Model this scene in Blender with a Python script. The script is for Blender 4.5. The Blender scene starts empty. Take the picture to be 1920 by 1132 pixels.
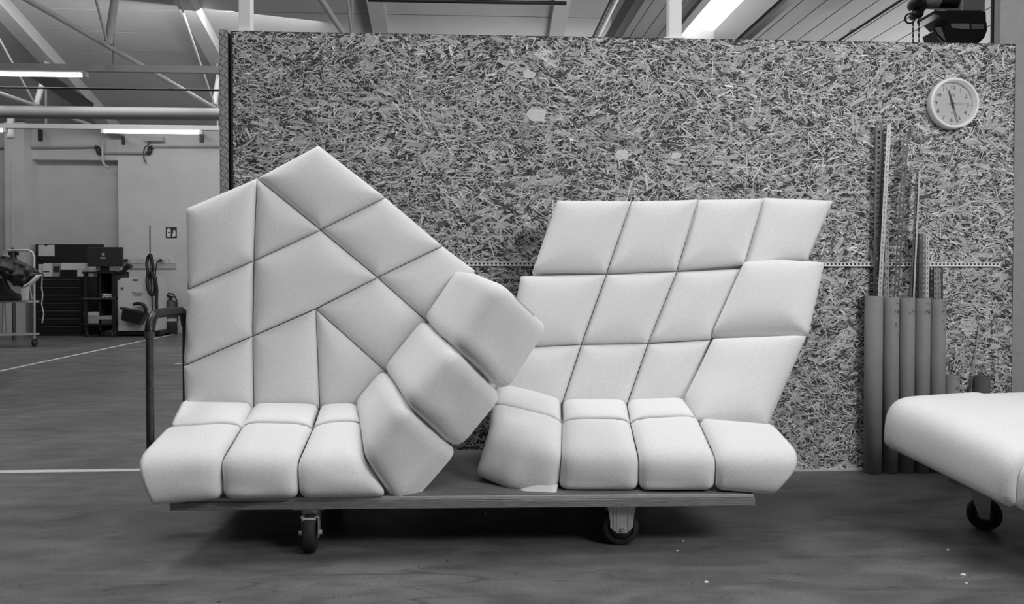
import bpy, math, random
import numpy as np
from mathutils import Vector, Matrix

# ------------------------------------------------------------------ camera, world, lights
S = bpy.context.scene
COL = S.collection
FPX, CX, CY = 1493.33, 960.0, 554.1          # focal length and principal point in pixels of the 1920x1132 frame
YAW, PITCH, CAMZ = math.radians(3.07), math.radians(-1.0), 0.95
cam_d = bpy.data.cameras.new('camera'); cam = bpy.data.objects.new('camera', cam_d); COL.objects.link(cam)
cam_d.lens = 28.0; cam_d.sensor_width = 36.0; cam_d.sensor_fit = 'HORIZONTAL'
cam_d.shift_y = -(566.0 - CY) / 1920.0
cam_d.clip_start = 0.05; cam_d.clip_end = 200
cam.location = (0, 0, CAMZ); cam.rotation_euler = (math.radians(90) + PITCH, 0, -YAW)
S.camera = cam

world = bpy.data.worlds.new('sky'); S.world = world; world.use_nodes = True
wb = world.node_tree.nodes['Background']; wb.inputs[0].default_value = (0.8, 0.8, 0.8, 1); wb.inputs[1].default_value = 1.0

def area(name, loc, target, sx, sy, watts):
    d = bpy.data.lights.new(name, 'AREA'); d.shape = 'RECTANGLE'; d.size = sx; d.size_y = sy; d.energy = watts
    o = bpy.data.objects.new(name, d); COL.objects.link(o); o.location = loc
    o.rotation_euler = (Vector(target) - Vector(loc)).to_track_quat('-Z', 'Y').to_euler()
    return o
area('roof_skylight', (1.4, 3.8, 6.3), (1.1, 3.2, 0.0), 4.6, 1.0, 170)       # daylight strip at the ridge
area('left_skylight', (-3.4, 4.2, 5.8), (-0.8, 3.3, 0.4), 2.6, 1.2, 150)      # next roof window along, over the left bay
area('side_skylight', (3.3, 0.5, 3.05), (0.8, 3.6, 0.8), 2.6, 1.0, 160)       # roof window of the right-hand bay
area('front_fill', (1.5, 0.2, 6.0), (0.9, 3.4, 0.6), 5.0, 0.9, 115)      # added overhead fill out of view, brightens faces turned to the camera
area('far_wall_fill', (-5.0, 10.8, 4.6), (-5.6, 13.2, 0.0), 6.0, 0.8, 165)    # added fill under the hall roof, aimed to brighten the far wall
area('far_roof_fill', (1.6, 12.2, 1.5), (0.2, 12.7, 4.6), 1.2, 1.2, 105)        # unseen uplight added behind the partition to brighten the middle roof

area('bay_fill', (4.1, 7.2, 1.9), (1.8, 6.8, 3.4), 4.0, 1.4, 130)          # area light added at the bay's side wall to lift its boarded ceiling

S.view_settings.view_transform = 'Standard'; S.view_settings.look = 'None'
S.view_settings.gamma = 1.0; S.view_settings.use_curve_mapping = False
S.view_settings.exposure = -0.1

# ------------------------------------------------------------------ helpers
_F = Vector((math.sin(YAW), math.cos(YAW), 0)); _R = Vector((math.cos(YAW), -math.sin(YAW), 0))
_FW = _F * math.cos(PITCH) + Vector((0, 0, math.sin(PITCH)))
_UP = -_F * math.sin(PITCH) + Vector((0, 0, math.cos(PITCH)))
C0 = Vector((0, 0, CAMZ))
def ray(px, py): return _FW + _R * ((px - CX) / FPX) + _UP * (-(py - CY) / FPX)
def P(px, py, d): r = ray(px, py); return C0 + r * (d / r.dot(_F))
def PY(px, py, y): r = ray(px, py); return C0 + r * (y / r.y)
def PZ(px, py, z): r = ray(px, py); return C0 + r * ((z - CAMZ) / r.z)
def PX(px, py, x): r = ray(px, py); return C0 + r * (x / r.x)

WLOC = {}
class MB:
    def __init__(s): s.v = []; s.f = []; s.sm = []
    def add(s, vs, fs, smooth=False):
        b = len(s.v); s.v += [Vector(p) for p in vs]
        for f in fs: s.f.append([b + i for i in f]); s.sm.append(smooth)
    def box8(s, p):      # p: 4 bottom ring, 4 top ring
        s.add(p, [(3, 2, 1, 0), (4, 5, 6, 7), (0, 1, 5, 4), (1, 2, 6, 5), (2, 3, 7, 6), (3, 0, 4, 7)])
    def box(s, x0, x1, y0, y1, z0, z1):
        s.box8([(x0, y0, z0), (x1, y0, z0), (x1, y1, z0), (x0, y1, z0), (x0, y0, z1), (x1, y0, z1), (x1, y1, z1), (x0, y1, z1)])
    def bar(s, a, b, w, h, up=(0, 0, 1)):
        a = Vector(a); b = Vector(b); d = (b - a).normalized(); u = Vector(up)
        if abs(d.dot(u)) > 0.98: u = Vector((0, 1, 0))
        x = d.cross(u).normalized(); u = x.cross(d).normalized()
        x *= w / 2; u *= h / 2
        s.box8([a - x - u, a + x - u, a + x + u, a - x + u, b - x - u, b + x - u, b + x + u, b - x + u])
    def cyl(s, a, b, r0, r1=None, n=20, cap=True):
        if r1 is None: r1 = r0
        s.tube([a, b], [r0, r1], n, cap)
    def tube(s, pts, r, n=10, cap=True):
        pts = [Vector(p) for p in pts]; m = len(pts)
        rs = r if isinstance(r, (list, tuple)) else [r] * m
        t = [(pts[min(i + 1, m - 1)] - pts[max(i - 1, 0)]).normalized() for i in range(m)]
        ref = Vector((0, 0, 1)) if abs(t[0].z) < 0.9 else Vector((0, 1, 0))
        nx = t[0].cross(ref).normalized(); vs = []
        for i in range(m):
            nx = (nx - t[i] * nx.dot(t[i])).normalized(); ny = t[i].cross(nx)
            for k in range(n):
                a = 2 * math.pi * k / n; vs.append(pts[i] + (nx * math.cos(a) + ny * math.sin(a)) * rs[i])
        fs = [(i * n + k, i * n + (k + 1) % n, (i + 1) * n + (k + 1) % n, (i + 1) * n + k) for i in range(m - 1) for k in range(n)]
        s.add(vs, fs, True)
        if cap:
            s.add(vs[:n], [tuple(range(n))[::-1]]); s.add(vs[-n:], [tuple(range(n))])
    def ring(s, c, axis, prof, n=32):        # lathe: prof = [(radius, height along axis)...]
        c = Vector(c); ax = Vector(axis).normalized(); ref = Vector((0, 0, 1)) if abs(ax.z) < 0.9 else Vector((1, 0, 0))
        u = ax.cross(ref).normalized(); w = ax.cross(u); m = len(prof)
        vs = [c + ax * h + (u * math.cos(2 * math.pi * k / n) + w * math.sin(2 * math.pi * k / n)) * r for (r, h) in prof for k in range(n)]
        s.add(vs, [(i * n + k, i * n + (k + 1) % n, (i + 1) * n + (k + 1) % n, (i + 1) * n + k) for i in range(m - 1) for k in range(n)], True)
    def prism(s, pts, off):                  # planar outline extruded by vector off
        pts = [Vector(p) for p in pts]; off = Vector(off); n = len(pts)
        s.add(pts + [p + off for p in pts], [tuple(range(n))[::-1], tuple(range(n, 2 * n))] + [(i, (i + 1) % n, n + (i + 1) % n, n + i) for i in range(n)])
    def build(s, name, mat, parent=None, bevel=0):
        o0 = WLOC.get(parent.name, Vector()) if parent else Vector()
        me = bpy.data.meshes.new(name); me.from_pydata([tuple(p - o0) for p in s.v], [], s.f); me.update()
        me.polygons.foreach_set('use_smooth', s.sm); me.materials.append(M[mat])
        o = bpy.data.objects.new(name, me); COL.objects.link(o)
        if parent: o.parent = parent
        WLOC[o.name] = o0
        if bevel:
            b = o.modifiers.new('bevel', 'BEVEL'); b.width = bevel; b.segments = 2; b.limit_method = 'ANGLE'
        return o
def tag(o, label=None, cat=None, group=None, kind=None):
    if label: o['label'] = label
    if cat: o['category'] = cat
    if group: o['group'] = group
    if kind: o['kind'] = kind
    return o
def thing(name, loc, label, cat, group=None, kind=None):
    o = bpy.data.objects.new(name, None); COL.objects.link(o); o.location = loc; o.empty_display_size = 0.1
    WLOC[o.name] = Vector(loc)
    return tag(o, label, cat, group, kind)
def one(name, mat, fn, parent=None, bevel=0):
    m = MB(); fn(m); return m.build(name, mat, parent, bevel)
def pxbox(m, x0, x1, y0, y1, Y, dep):        # a box whose front face fills a pixel rectangle in the plane y = Y
    a = PY(x0, y1, Y); b = PY(x1, y0, Y); m.box(a.x, b.x, Y, Y + dep, a.z, b.z)
def text_mesh(txt, size, shear=0.0):
    c = bpy.data.curves.new('txt', 'FONT'); c.body = txt; c.size = size; c.shear = shear; c.align_x = 'CENTER'; c.align_y = 'CENTER'
    o = bpy.data.objects.new('txt', c); COL.objects.link(o)
    dg = bpy.context.evaluated_depsgraph_get(); me = bpy.data.meshes.new_from_object(o.evaluated_get(dg))
    vs = [v.co.copy() for v in me.vertices]; fs = [tuple(p.vertices) for p in me.polygons]
    bpy.data.objects.remove(o); bpy.data.curves.remove(c); bpy.data.meshes.remove(me)
    return vs, fs

# ------------------------------------------------------------------ materials
M = {}
def mat(name, g, rough=0.6, metal=0.0, var=0.0, scale=8.0, bump=0.0, bscale=60.0, stretch=(1, 1, 1), spec=0.5, emit=0.0, attr=False, rvar=0.0, alpha=None):
    m = bpy.data.materials.new(name); m.use_nodes = True; nt = m.node_tree; b = nt.nodes['Principled BSDF']
    b.inputs['Base Color'].default_value = (g, g, g, 1); b.inputs['Roughness'].default_value = rough; b.inputs['Metallic'].default_value = metal
    b.inputs['Specular IOR Level'].default_value = spec
    tc = nt.nodes.new('ShaderNodeTexCoord'); mp = nt.nodes.new('ShaderNodeMapping'); mp.inputs['Scale'].default_value = stretch
    nt.links.new(tc.outputs['Object'], mp.inputs[0])
    if var or attr:
        n = nt.nodes.new('ShaderNodeTexNoise'); n.inputs['Scale'].default_value = scale; n.inputs['Detail'].default_value = 6
        nt.links.new(mp.outputs[0], n.inputs['Vector'])
        r = nt.nodes.new('ShaderNodeMapRange'); r.inputs['From Min'].default_value = 0.3; r.inputs['From Max'].default_value = 0.7
        r.inputs['To Min'].default_value = g * (1 - var); r.inputs['To Max'].default_value = g * (1 + var)
        nt.links.new(n.outputs['Fac'], r.inputs['Value'])
        if attr:
            a = nt.nodes.new('ShaderNodeAttribute'); a.attribute_name = 'Col'; mu = nt.nodes.new('ShaderNodeMath'); mu.operation = 'MULTIPLY'
            nt.links.new(a.outputs['Fac'], mu.inputs[0]); nt.links.new(r.outputs[0], mu.inputs[1])
            nt.links.new(mu.outputs[0], b.inputs['Base Color'])
        else: nt.links.new(r.outputs[0], b.inputs['Base Color'])
        if rvar:
            rr = nt.nodes.new('ShaderNodeMapRange'); rr.inputs['From Min'].default_value = 0.3; rr.inputs['From Max'].default_value = 0.7
            rr.inputs['To Min'].default_value = rough - rvar; rr.inputs['To Max'].default_value = rough + rvar
            nt.links.new(n.outputs['Fac'], rr.inputs['Value']); nt.links.new(rr.outputs[0], b.inputs['Roughness'])
    if bump:
        n2 = nt.nodes.new('ShaderNodeTexNoise'); n2.inputs['Scale'].default_value = bscale; n2.inputs['Detail'].default_value = 4
        nt.links.new(mp.outputs[0], n2.inputs['Vector'])
        bp = nt.nodes.new('ShaderNodeBump'); bp.inputs['Strength'].default_value = bump; bp.inputs['Distance'].default_value = 0.01
        nt.links.new(n2.outputs['Fac'], bp.inputs['Height']); nt.links.new(bp.outputs[0], b.inputs['Normal'])
    if emit:
        b.inputs['Emission Color'].default_value = (1, 1, 1, 1); b.inputs['Emission Strength'].default_value = emit
    if alpha is not None: b.inputs['Alpha'].default_value = alpha
    M[name] = m; return m
mat('foam', 0.80, 0.95, var=0.05, scale=150, bump=0.15, bscale=260, spec=0.15)
mat('strand', 1.0, 0.75, var=0.22, scale=90, stretch=(1, 1, 2.5), spec=0.25, attr=True)
mat('osb_core', 0.05, 0.9, var=0.3, scale=60)
mat('plaster', 0.49, 0.85, var=0.04, scale=3, bump=0.05, bscale=40)
mat('plaster_light', 0.54, 0.85, var=0.04, scale=3, bump=0.05, bscale=40)
mat('wall_end', 0.36, 0.85, var=0.05, scale=30, bump=0.05, bscale=40)
mat('roof_panel', 0.33, 0.75, var=0.05, scale=2)
mat('roof_shell', 0.25, 0.8, var=0.05, scale=2)
mat('bay_board', 0.36, 0.5, var=0.05, scale=3, stretch=(6, 0.4, 6))
mat('white_paint', 0.88, 0.45, var=0.02, scale=5)
mat('grey_paint', 0.42, 0.55, var=0.03, scale=5)
mat('truss_paint', 0.36, 0.55, var=0.03, scale=5)
mat('duct_paint', 0.20, 0.55, var=0.03, scale=5)
mat('mid_paint', 0.28, 0.6, var=0.04, scale=5)
mat('black_paint', 0.012, 0.45, var=0.1, scale=10)
mat('black_plastic', 0.008, 0.4, var=0.1, scale=10)
mat('dark_grey', 0.05, 0.5, var=0.08, scale=12)
mat('screen_back', 0.022, 0.45, var=0.06, scale=9)
mat('rubber', 0.02, 0.7, var=0.2, scale=40)
mat('zinc', 0.5, 0.4, metal=0.45, var=0.1, scale=40)
mat('steel', 0.62, 0.28, metal=0.9, var=0.08, scale=50)
mat('tread', 0.55, 0.35, metal=0.3, var=0.15, scale=60)
mat('rail_metal', 0.32, 0.45, metal=0.4, var=0.12, scale=30)
mat('rail_dark', 0.12, 0.45, metal=0.4, var=0.15, scale=30)
mat('rail_white', 0.85, 0.45, var=0.05, scale=30)
mat('rail_bright', 0.55, 0.5, metal=0.3, var=0.12, scale=30)
mat('handle_steel', 0.055, 0.5, metal=0.4, var=0.35, scale=45, bump=0.1, bscale=90)
mat('plywood_top', 0.17, 0.6, var=0.25, scale=10, stretch=(1, 8, 1), bump=0.1, bscale=60)
mat('plywood_edge', 0.24, 0.75, var=0.45, scale=9, stretch=(2, 2, 60), bump=0.2, bscale=60)
mat('plywood_light', 0.42, 0.65, var=0.22, scale=12, stretch=(3, 3, 40))
mat('cardboard', 0.24, 0.85, var=0.08, scale=14, bump=0.05, bscale=120)
mat('pale_wood', 0.74, 0.7, var=0.12, scale=40, stretch=(1, 1, 4))
mat('cardboard_dark', 0.09, 0.85, var=0.1, scale=14)
mat('ink', 0.02, 0.7, var=0.1, scale=40)
mat('ink_faint', 0.10, 0.7, var=0.1, scale=40)
mat('clock_face', 0.5, 0.5, var=0.02, scale=12)
mat('clock_rim', 0.92, 0.4, var=0.02, scale=12)
mat('paper', 0.62, 0.8, var=0.03, scale=12)
mat('tape', 0.62, 0.6, var=0.1, scale=20)
mat('cloth_dark', 0.045, 0.9, var=0.5, scale=7, bump=0.3, bscale=12)
mat('lamp_tube', 0.9, 0.4, var=0.01, scale=3, emit=7.0)
mat('sky_pane', 0.9, 0.3, var=0.01, scale=3, emit=1.6)
mat('cable', 0.012, 0.6, var=0.1, scale=30)
mat('glass', 0.9, 0.03, var=0.01, scale=3, alpha=0.05)

def floor_material():
    m = bpy.data.materials.new('floor_screed'); m.use_nodes = True; nt = m.node_tree; b = nt.nodes['Principled BSDF']; L = nt.links.new
    tc = nt.nodes.new('ShaderNodeTexCoord')
    def noise(scale, st, det=6, rot=0.0, dist=0.0):
        mp = nt.nodes.new('ShaderNodeMapping'); mp.inputs['Scale'].default_value = st; mp.inputs['Rotation'].default_value = (0, 0, rot)
        n = nt.nodes.new('ShaderNodeTexNoise'); n.inputs['Scale'].default_value = scale; n.inputs['Detail'].default_value = det; n.inputs['Distortion'].default_value = dist
        L(tc.outputs['Object'], mp.inputs[0]); L(mp.outputs[0], n.inputs['Vector']); return n
    def rng(n, a, b_, lo, hi):
        r = nt.nodes.new('ShaderNodeMapRange'); r.inputs['From Min'].default_value = a; r.inputs['From Max'].default_value = b_
        r.inputs['To Min'].default_value = lo; r.inputs['To Max'].default_value = hi; L(n.outputs[0], r.inputs['Value']); return r
    def mul(a, b_):
        k = nt.nodes.new('ShaderNodeMath'); k.operation = 'MULTIPLY'; L(a.outputs[0], k.inputs[0]); L(b_.outputs[0], k.inputs[1]); return k
    clouds = rng(noise(1.3, (1, 1.2, 1), 9, 0.3), 0.3, 0.7, 0.092, 0.158)
    smear = rng(noise(4.5, (0.9, 2.2, 1), 10, -0.6, 0.8), 0.32, 0.68, 0.74, 1.26)
    grain = rng(noise(170, (1, 1, 1), 4), 0.3, 0.7, 0.70, 1.30)
    specks = rng(noise(45, (1, 1, 1), 2), 0.26, 0.29, 0.25, 1.0)
    scr = rng(noise(1.3, (0.5, 4, 1), 2, -0.75, 0.8), 0.496, 0.501, 0, 1)      # hairline scratches: a narrow band of stretched noise
    scr2 = rng(noise(1.3, (0.5, 4, 1), 2, -0.75, 0.8), 0.501, 0.506, 1, 0)
    line = mul(scr, scr2); inv = nt.nodes.new('ShaderNodeMapRange'); inv.inputs['To Min'].default_value = 1.0; inv.inputs['To Max'].default_value = 0.6
    L(line.outputs[0], inv.inputs['Value'])
    c = mul(mul(mul(mul(clouds, smear), grain), specks), inv)
    L(c.outputs[0], b.inputs['Base Color'])
    r = rng(noise(4, (1, 2, 1), 6), 0.3, 0.7, 0.32, 0.48); L(r.outputs[0], b.inputs['Roughness'])
    b.inputs['Specular IOR Level'].default_value = 0.3
    bp = nt.nodes.new('ShaderNodeBump'); bp.inputs['Strength'].default_value = 0.06; bp.inputs['Distance'].default_value = 0.01
    L(noise(7, (1, 1, 1), 4).outputs[0], bp.inputs['Height']); L(bp.outputs[0], b.inputs['Normal'])
    M['floor'] = m
floor_material()
RND = random.Random(7)

# ------------------------------------------------------------------ room shell
YB, YW = 15.0, 3.906                     # far wall, front face of the chipboard partition
XL, XR, YF = -12.5, 4.2, -6.0
st = lambda o, l, c='room': tag(o, l, c, kind='structure')
st(one('floor', 'floor', lambda m: m.box(XL, XR + 1, YF, YB + 0.6, -0.1, 0)), 'dark grey glossy screed floor of the workshop hall', 'floor')
def roofz(y): return 3.75 + 0.298 * (15 - y)
def wall_back(m):
    m.box(XL, XR + 1, YB + 0.22, YB + 0.5, 0, 3.9)
wb_ = st(one('wall_back', 'plaster', wall_back), 'pale plastered far wall of the hall behind the tool cabinet', 'wall')
def pb(name, x0, x1, y0, y1, Y, dep, mt):
    return one(name, mt, lambda m: pxbox(m, x0, x1, y0, y1, Y, dep), wb_)
a = PY(58, 300, YB).x; b = PY(221, 300, YB).x; zt = PY(60, 299, YB).z
one('wall_panel', 'plaster_light', lambda m: m.box(b, XR + 1, YB, YB + 0.22, 0, 3.9), wb_)
one('lintel', 'plaster', lambda m: m.box(a, b, YB, YB + 0.22, zt, 3.9), wb_)
one('wall_panel', 'plaster_light', lambda m: m.box(XL, a, YB, YB + 0.22, 0, 3.9), wb_)
one('pilaster', 'plaster_light', lambda m: m.box(PY(7, 300, 14.7).x, PY(44, 300, 14.7).x, 14.72, YB, 0, 3.8), wb_)
st(one('wall_left', 'plaster', lambda m: m.box(XL - 0.3, XL, YF, YB + 0.5, 0, 8)), 'plain plastered wall along the left side of the hall', 'wall')
st(one('wall_right', 'plaster', lambda m: m.box(XR, XR + 0.3, YF, 10.4, 0, 3.2)), 'plain plastered wall along the right-hand bay', 'wall')
st(one('wall_front', 'plaster', lambda m: m.box(XL, XR + 1, YF - 0.3, YF, 0, 8)), 'plain plastered wall opposite the chipboard partition', 'wall')

# main roof: falls towards the far wall; panels and rafters only where the picture can see them
def shell(m):
    zr = roofz(4.0) + 0.12
    m.add([(XL, 4, zr), (XR + 1, 4, zr), (XR + 1, YB + 0.5, roofz(YB + 0.5) + 0.12), (XL, YB + 0.5, roofz(YB + 0.5) + 0.12)], [(0, 1, 2, 3)])
    m.add([(XL, 4, zr), (XR + 1, 4, zr), (XR + 1, YF, 5.2), (XL, YF, 5.2)], [(3, 2, 1, 0)])
ce = st(one('ceiling', 'roof_shell', shell), 'pale panelled sloping roof of the hall falling to the far wall', 'ceiling')
RAFT = [-8.97, -6.42, -3.86, -1.28, 1.28, 3.83]
sl = Vector((0, 1, -0.298)).normalized(); nrm = Vector((0, 0.298, 1)).normalized()
for i in range(len(RAFT) - 1):
    for k in range(9):
        y0 = 15.2 - 0.52 * (k + 1); y1 = y0 + 0.508
        x0, x1 = RAFT[i] + 0.01, RAFT[i + 1] - 0.01
        q = [Vector((x0, y0, roofz(y0))), Vector((x1, y0, roofz(y0))), Vector((x1, y1, roofz(y1))), Vector((x0, y1, roofz(y1)))]
        m = MB(); m.box8(q + [p + nrm * 0.05 for p in q]); m.build('roof_panel', 'roof_panel', ce)
for x in RAFT:
    m = MB(); y0, y1 = 6.0, 15.0
    m.box8([(x - 0.11, y0, roofz(y0) - 0.2), (x + 0.11, y0, roofz(y0) - 0.2), (x + 0.11, y1, roofz(y1) - 0.2), (x - 0.11, y1, roofz(y1) - 0.2),
            (x - 0.11, y0, roofz(y0) + 0.02), (x + 0.11, y0, roofz(y0) + 0.02), (x + 0.11, y1, roofz(y1) + 0.02), (x - 0.11, y1, roofz(y1) + 0.02)])
    m.build('rafter', 'truss_paint', ce)

# roof trusses: bottom chord, thick struts and thin rods in the planes x = RAFT
def ext(p, q, k): return p + (q - p) * k
def truss(x, chord, struts, rods, label):
    t = thing('roof_truss', PX(*chord[0], x), label, 'roof truss', 'pale roof trusses', 'structure')
    pts = [PX(cx, cy, x) for cx, cy in chord]
    m = MB(); m.tube([ext(pts[-1], pts[0], 1.35)] + pts[1:], 0.028, 8); m.build('bottom_chord', 'truss_paint', t)
    for (p, q, k) in struts:
        m = MB(); A = PX(*p, x); m.cyl(A, ext(A, PX(*q, x), k), 0.042, n=10); m.build('strut', 'truss_paint', t)
    for (p, q, k) in rods:
        m = MB(); A = PX(*p, x); m.cyl(A, ext(A, PX(*q, x), k), 0.014, n=8); m.build('tie_rod', 'truss_paint', t)
truss(-3.86, [(52, 0), (202, 86), (408, 205)], [((203, 84), (215, 0), 1.2), ((402, 197), (409, 150), 1.6)], [((202, 84), (180, 0), 1.6), ((402, 197), (336, 0), 1.3)],
      'pale roof truss beside the left end of the chipboard wall')
truss(-6.42, [(0, 175), (68, 198), (247, 261)], [((68, 197), (101, 75), 1.3)], [((66, 196), (0, 75), 1.5)], 'pale roof truss over the far left cart')
truss(-1.28, [(603, 0), (643, 61), (660, 86)], [], [((659, 64), (652, 0), 1.5), ((715, 66), (705, 0), 1.5)], 'pale roof truss behind the left white post')

# right-hand bay: boarded lean-to ceiling falling to the right, with a skylight
def bayz(x): return 5.15 - 0.6 * x
BX0, BX1, BY0, BY1, NBD = 1.86, 4.2, YF, 10.3, 20
OX0, OX1, OY0, OY1 = 2.37, 2.79, 5.2, 8.95
cr = st(one('ceiling_right', 'roof_shell', lambda m: m.add([(BX0, BY0, bayz(BX0) + .09), (OX0, BY0, bayz(OX0) + .09), (OX1, BY0, bayz(OX1) + .09), (BX1, BY0, bayz(BX1) + .09),
        (BX0, OY0, bayz(BX0) + .09), (OX0, OY0, bayz(OX0) + .09), (OX1, OY0, bayz(OX1) + .09), (BX1, OY0, bayz(BX1) + .09),
        (BX0, OY1, bayz(BX0) + .09), (OX0, OY1, bayz(OX0) + .09), (OX1, OY1, bayz(OX1) + .09), (BX1, OY1, bayz(BX1) + .09),
        (BX0, BY1, bayz(BX0) + .09), (OX0, BY1, bayz(OX0) + .09), (OX1, BY1, bayz(OX1) + .09), (BX1, BY1, bayz(BX1) + .09)],
        [(0, 1, 5, 4), (1, 2, 6, 5), (2, 3, 7, 6), (4, 5, 9, 8), (6, 7, 11, 10), (8, 9, 13, 12), (9, 10, 14, 13), (10, 11, 15, 14)])),
        'boarded lean-to ceiling over the right-hand bay', 'ceiling')
bn = Vector((0.6, 0, 1)).normalized() * 0.03
dx = (BX1 - BX0) / NBD
for i in range(NBD):
    x0 = BX0 + i * dx; x1 = x0 + dx - 0.006; cxm = (x0 + x1) / 2
    segs = [(BY0, OY0), (OY1, BY1)] if OX0 < cxm < OX1 else [(BY0, BY1)]
    for (s0, s1) in segs:
        q = [Vector((x0, s0, bayz(x0))), Vector((x1, s0, bayz(x1))), Vector((x1, s1, bayz(x1))), Vector((x0, s1, bayz(x0)))]
        m = MB(); m.box8(q + [p + bn for p in q]); m.build('ceiling_board', 'bay_board', cr)
one('edge_beam', 'black_paint', lambda m: m.bar((BX0 - 0.06, BY0, bayz(BX0) - 0.02), (BX0 - 0.06, BY1, bayz(BX0) - 0.02), 0.1, 0.2), cr)
one('end_beam', 'black_paint', lambda m: m.bar((BX0 - 0.1, BY1 + 0.05, bayz(BX0) - 0.06), (BX1, BY1 + 0.05, bayz(BX1) - 0.06), 0.08, 0.22), cr)
one('conduit', 'black_paint', lambda m: m.tube([PX(1570, 79, 3.2), PX(1570, 79, 3.2).lerp(PX(1692, 0, 3.2), 2.2)], 0.014, 8), cr)
one('conduit_clip', 'zinc', lambda m: m.cyl(PX(1594, 63, 3.2), PX(1594, 63, 3.2) + Vector((0.02, -0.01, 0.03)), 0.018, n=10), cr)
st(one('wall_upper', 'plaster', lambda m: m.box(BX0 - 0.02, BX0 + 0.1, YF, BY1, bayz(BX0) + 0.1, 7.2)), 'plain upper wall over the edge of the boarded bay ceiling', 'wall')
st(one('wall_end', 'plaster', lambda m: m.box(BX0, XR, BY1 + 0.1, BY1 + 0.25, 0, 4.0)), 'plain wall closing the far end of the right-hand bay', 'wall')
sk = thing('window_1', (OX0, OY1, bayz(OX0)), 'bright skylight with dark frame in the boarded bay ceiling', 'skylight', kind='structure')
ZP = bayz(OX0) + 0.07                    # level rooflight pane above the sloping boards
def skpt(x, y, h): return Vector((x, y, bayz(x) + h))
for (xa, ya), (xb, yb_), mt in [((OX0, OY0), (OX0, OY1), 'bay_board'), ((OX1, OY0), (OX1, OY1), 'bay_board'), ((OX0, OY1), (OX1, OY1), 'white_paint'), ((OX0, OY0), (OX1, OY0), 'bay_board')]:
    m = MB(); A, B = skpt(xa, ya, 0), skpt(xb, yb_, 0); d = Vector((B.x - A.x, B.y - A.y, 0)).normalized(); w = Vector((-d.y, d.x, 0)) * 0.015
    q = (A - w, B - w, B + w, A + w); m.box8(list(q) + [Vector((p.x, p.y, ZP)) for p in q]); m.build('reveal', mt, sk)
m = MB(); m.box(OX0 - .02, OX1 + .02, OY0 - .02, OY1 + .02, ZP, ZP + .02); m.build('pane', 'sky_pane', sk)
for (xa, ya), (xb, yb_), mt in [((OX0 - .04, OY0), (OX0 - .04, OY1), 'mid_paint'), ((OX1 + .04, OY0), (OX1 + .04, OY1), 'black_paint'), ((OX0 - .08, OY1 + .05), (OX1 + .08, OY1 + .05), 'black_paint')]:
    m = MB(); m.bar(skpt(xa, ya, -.01), skpt(xb, yb_, -.01), 0.075, 0.05); m.build('frame', mt, sk)

# ------------------------------------------------------------------ chipboard partition
WX0, WX1, WZ = PY(412, 60, YW).x, PY(1905, 90, YW).x, 2.153
wp = st(one('wall_middle', 'osb_core', lambda m: m.box(WX0 + 0.05, WX1, YW + 0.004, YW + 0.085, 0, WZ)), 'tall partition of rough pressed strand board behind both sofas', 'wall')
def strands(n=95000):
    rg = np.random.default_rng(11)
    x0, x1 = WX0 + 0.06, WX1 - 0.004
    cx = rg.uniform(x0, x1, n); cz = rg.uniform(0.004, WZ - 0.004, n)
    L = np.clip(rg.lognormal(math.log(0.031), 0.55, n), 0.012, 0.16); W = np.clip(rg.lognormal(math.log(0.0046), 0.42, n), 0.0025, 0.02)
    W = np.minimum(W, L * 0.6)
    big = rg.random(n) < 0.012; W[big] = rg.uniform(0.014, 0.03, big.sum()); L[big] = rg.uniform(0.04, 0.11, big.sum())
    # neighbouring strands lie in loosely similar directions
    ph = 0.5 * np.sin(cx * 9.1 + 2.3 * np.sin(cz * 7.3)) + 0.4 * np.sin(cz * 13.7 + cx * 3.1)
    an = ph * 0.5 + rg.normal(0, 0.62, n); al = rg.random(n) < 0.18; an[al] = rg.uniform(0, math.pi, al.sum())
    lev = rg.random(n)
    g = np.clip(rg.normal(0.58, 0.14, n), 0.12, 0.88); g *= 0.6 + 0.55 * lev
    g[big] = rg.uniform(0.42, 0.60, big.sum()); lev[big] = rg.uniform(0.6, 1.0, big.sum())
    dk = rg.random(n) < 0.13; g[dk] *= 0.2
    br = rg.random(n) < 0.05; g[br] *= 1.3
    tilt = rg.uniform(-0.0016, 0.0016, n)
    c, s = np.cos(an), np.sin(an)
    V = np.zeros((n, 4, 3)); 
    for k, (a, b) in enumerate([(-1, -1), (1, -1), (1, 1), (-1, 1)]):
        la = a * L / 2 * rg.uniform(0.72, 1.0, n); wa = b * W / 2 * rg.uniform(0.45, 1.0, n)
        V[:, k, 0] = np.clip(cx + la * c - wa * s, x0, x1); V[:, k, 2] = np.clip(cz + la * s + wa * c, 0.001, WZ - 0.001)
        V[:, k, 1] = YW + 0.003 - lev * 0.003 + a * tilt * 0.4 + b * tilt * 0.25
    # a pale rectangular scar left by a torn label, and a few pale patches
    me = bpy.data.meshes.new('strand'); me.from_pydata(V.reshape(-1, 3).tolist(), [], np.arange(n * 4).reshape(n, 4).tolist()); me.update()
    at = me.color_attributes.new('Col', 'FLOAT_COLOR', 'POINT')
    cc = np.ones((n * 4, 4)); cc[:, :3] = np.repeat(g, 4)[:, None]; at.data.foreach_set('color', cc.ravel())
    me.materials.append(M['strand']); o = bpy.data.objects.new('strand', me); COL.objects.link(o); o.parent = wp; tag(o, kind='stuff')
strands()
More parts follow.
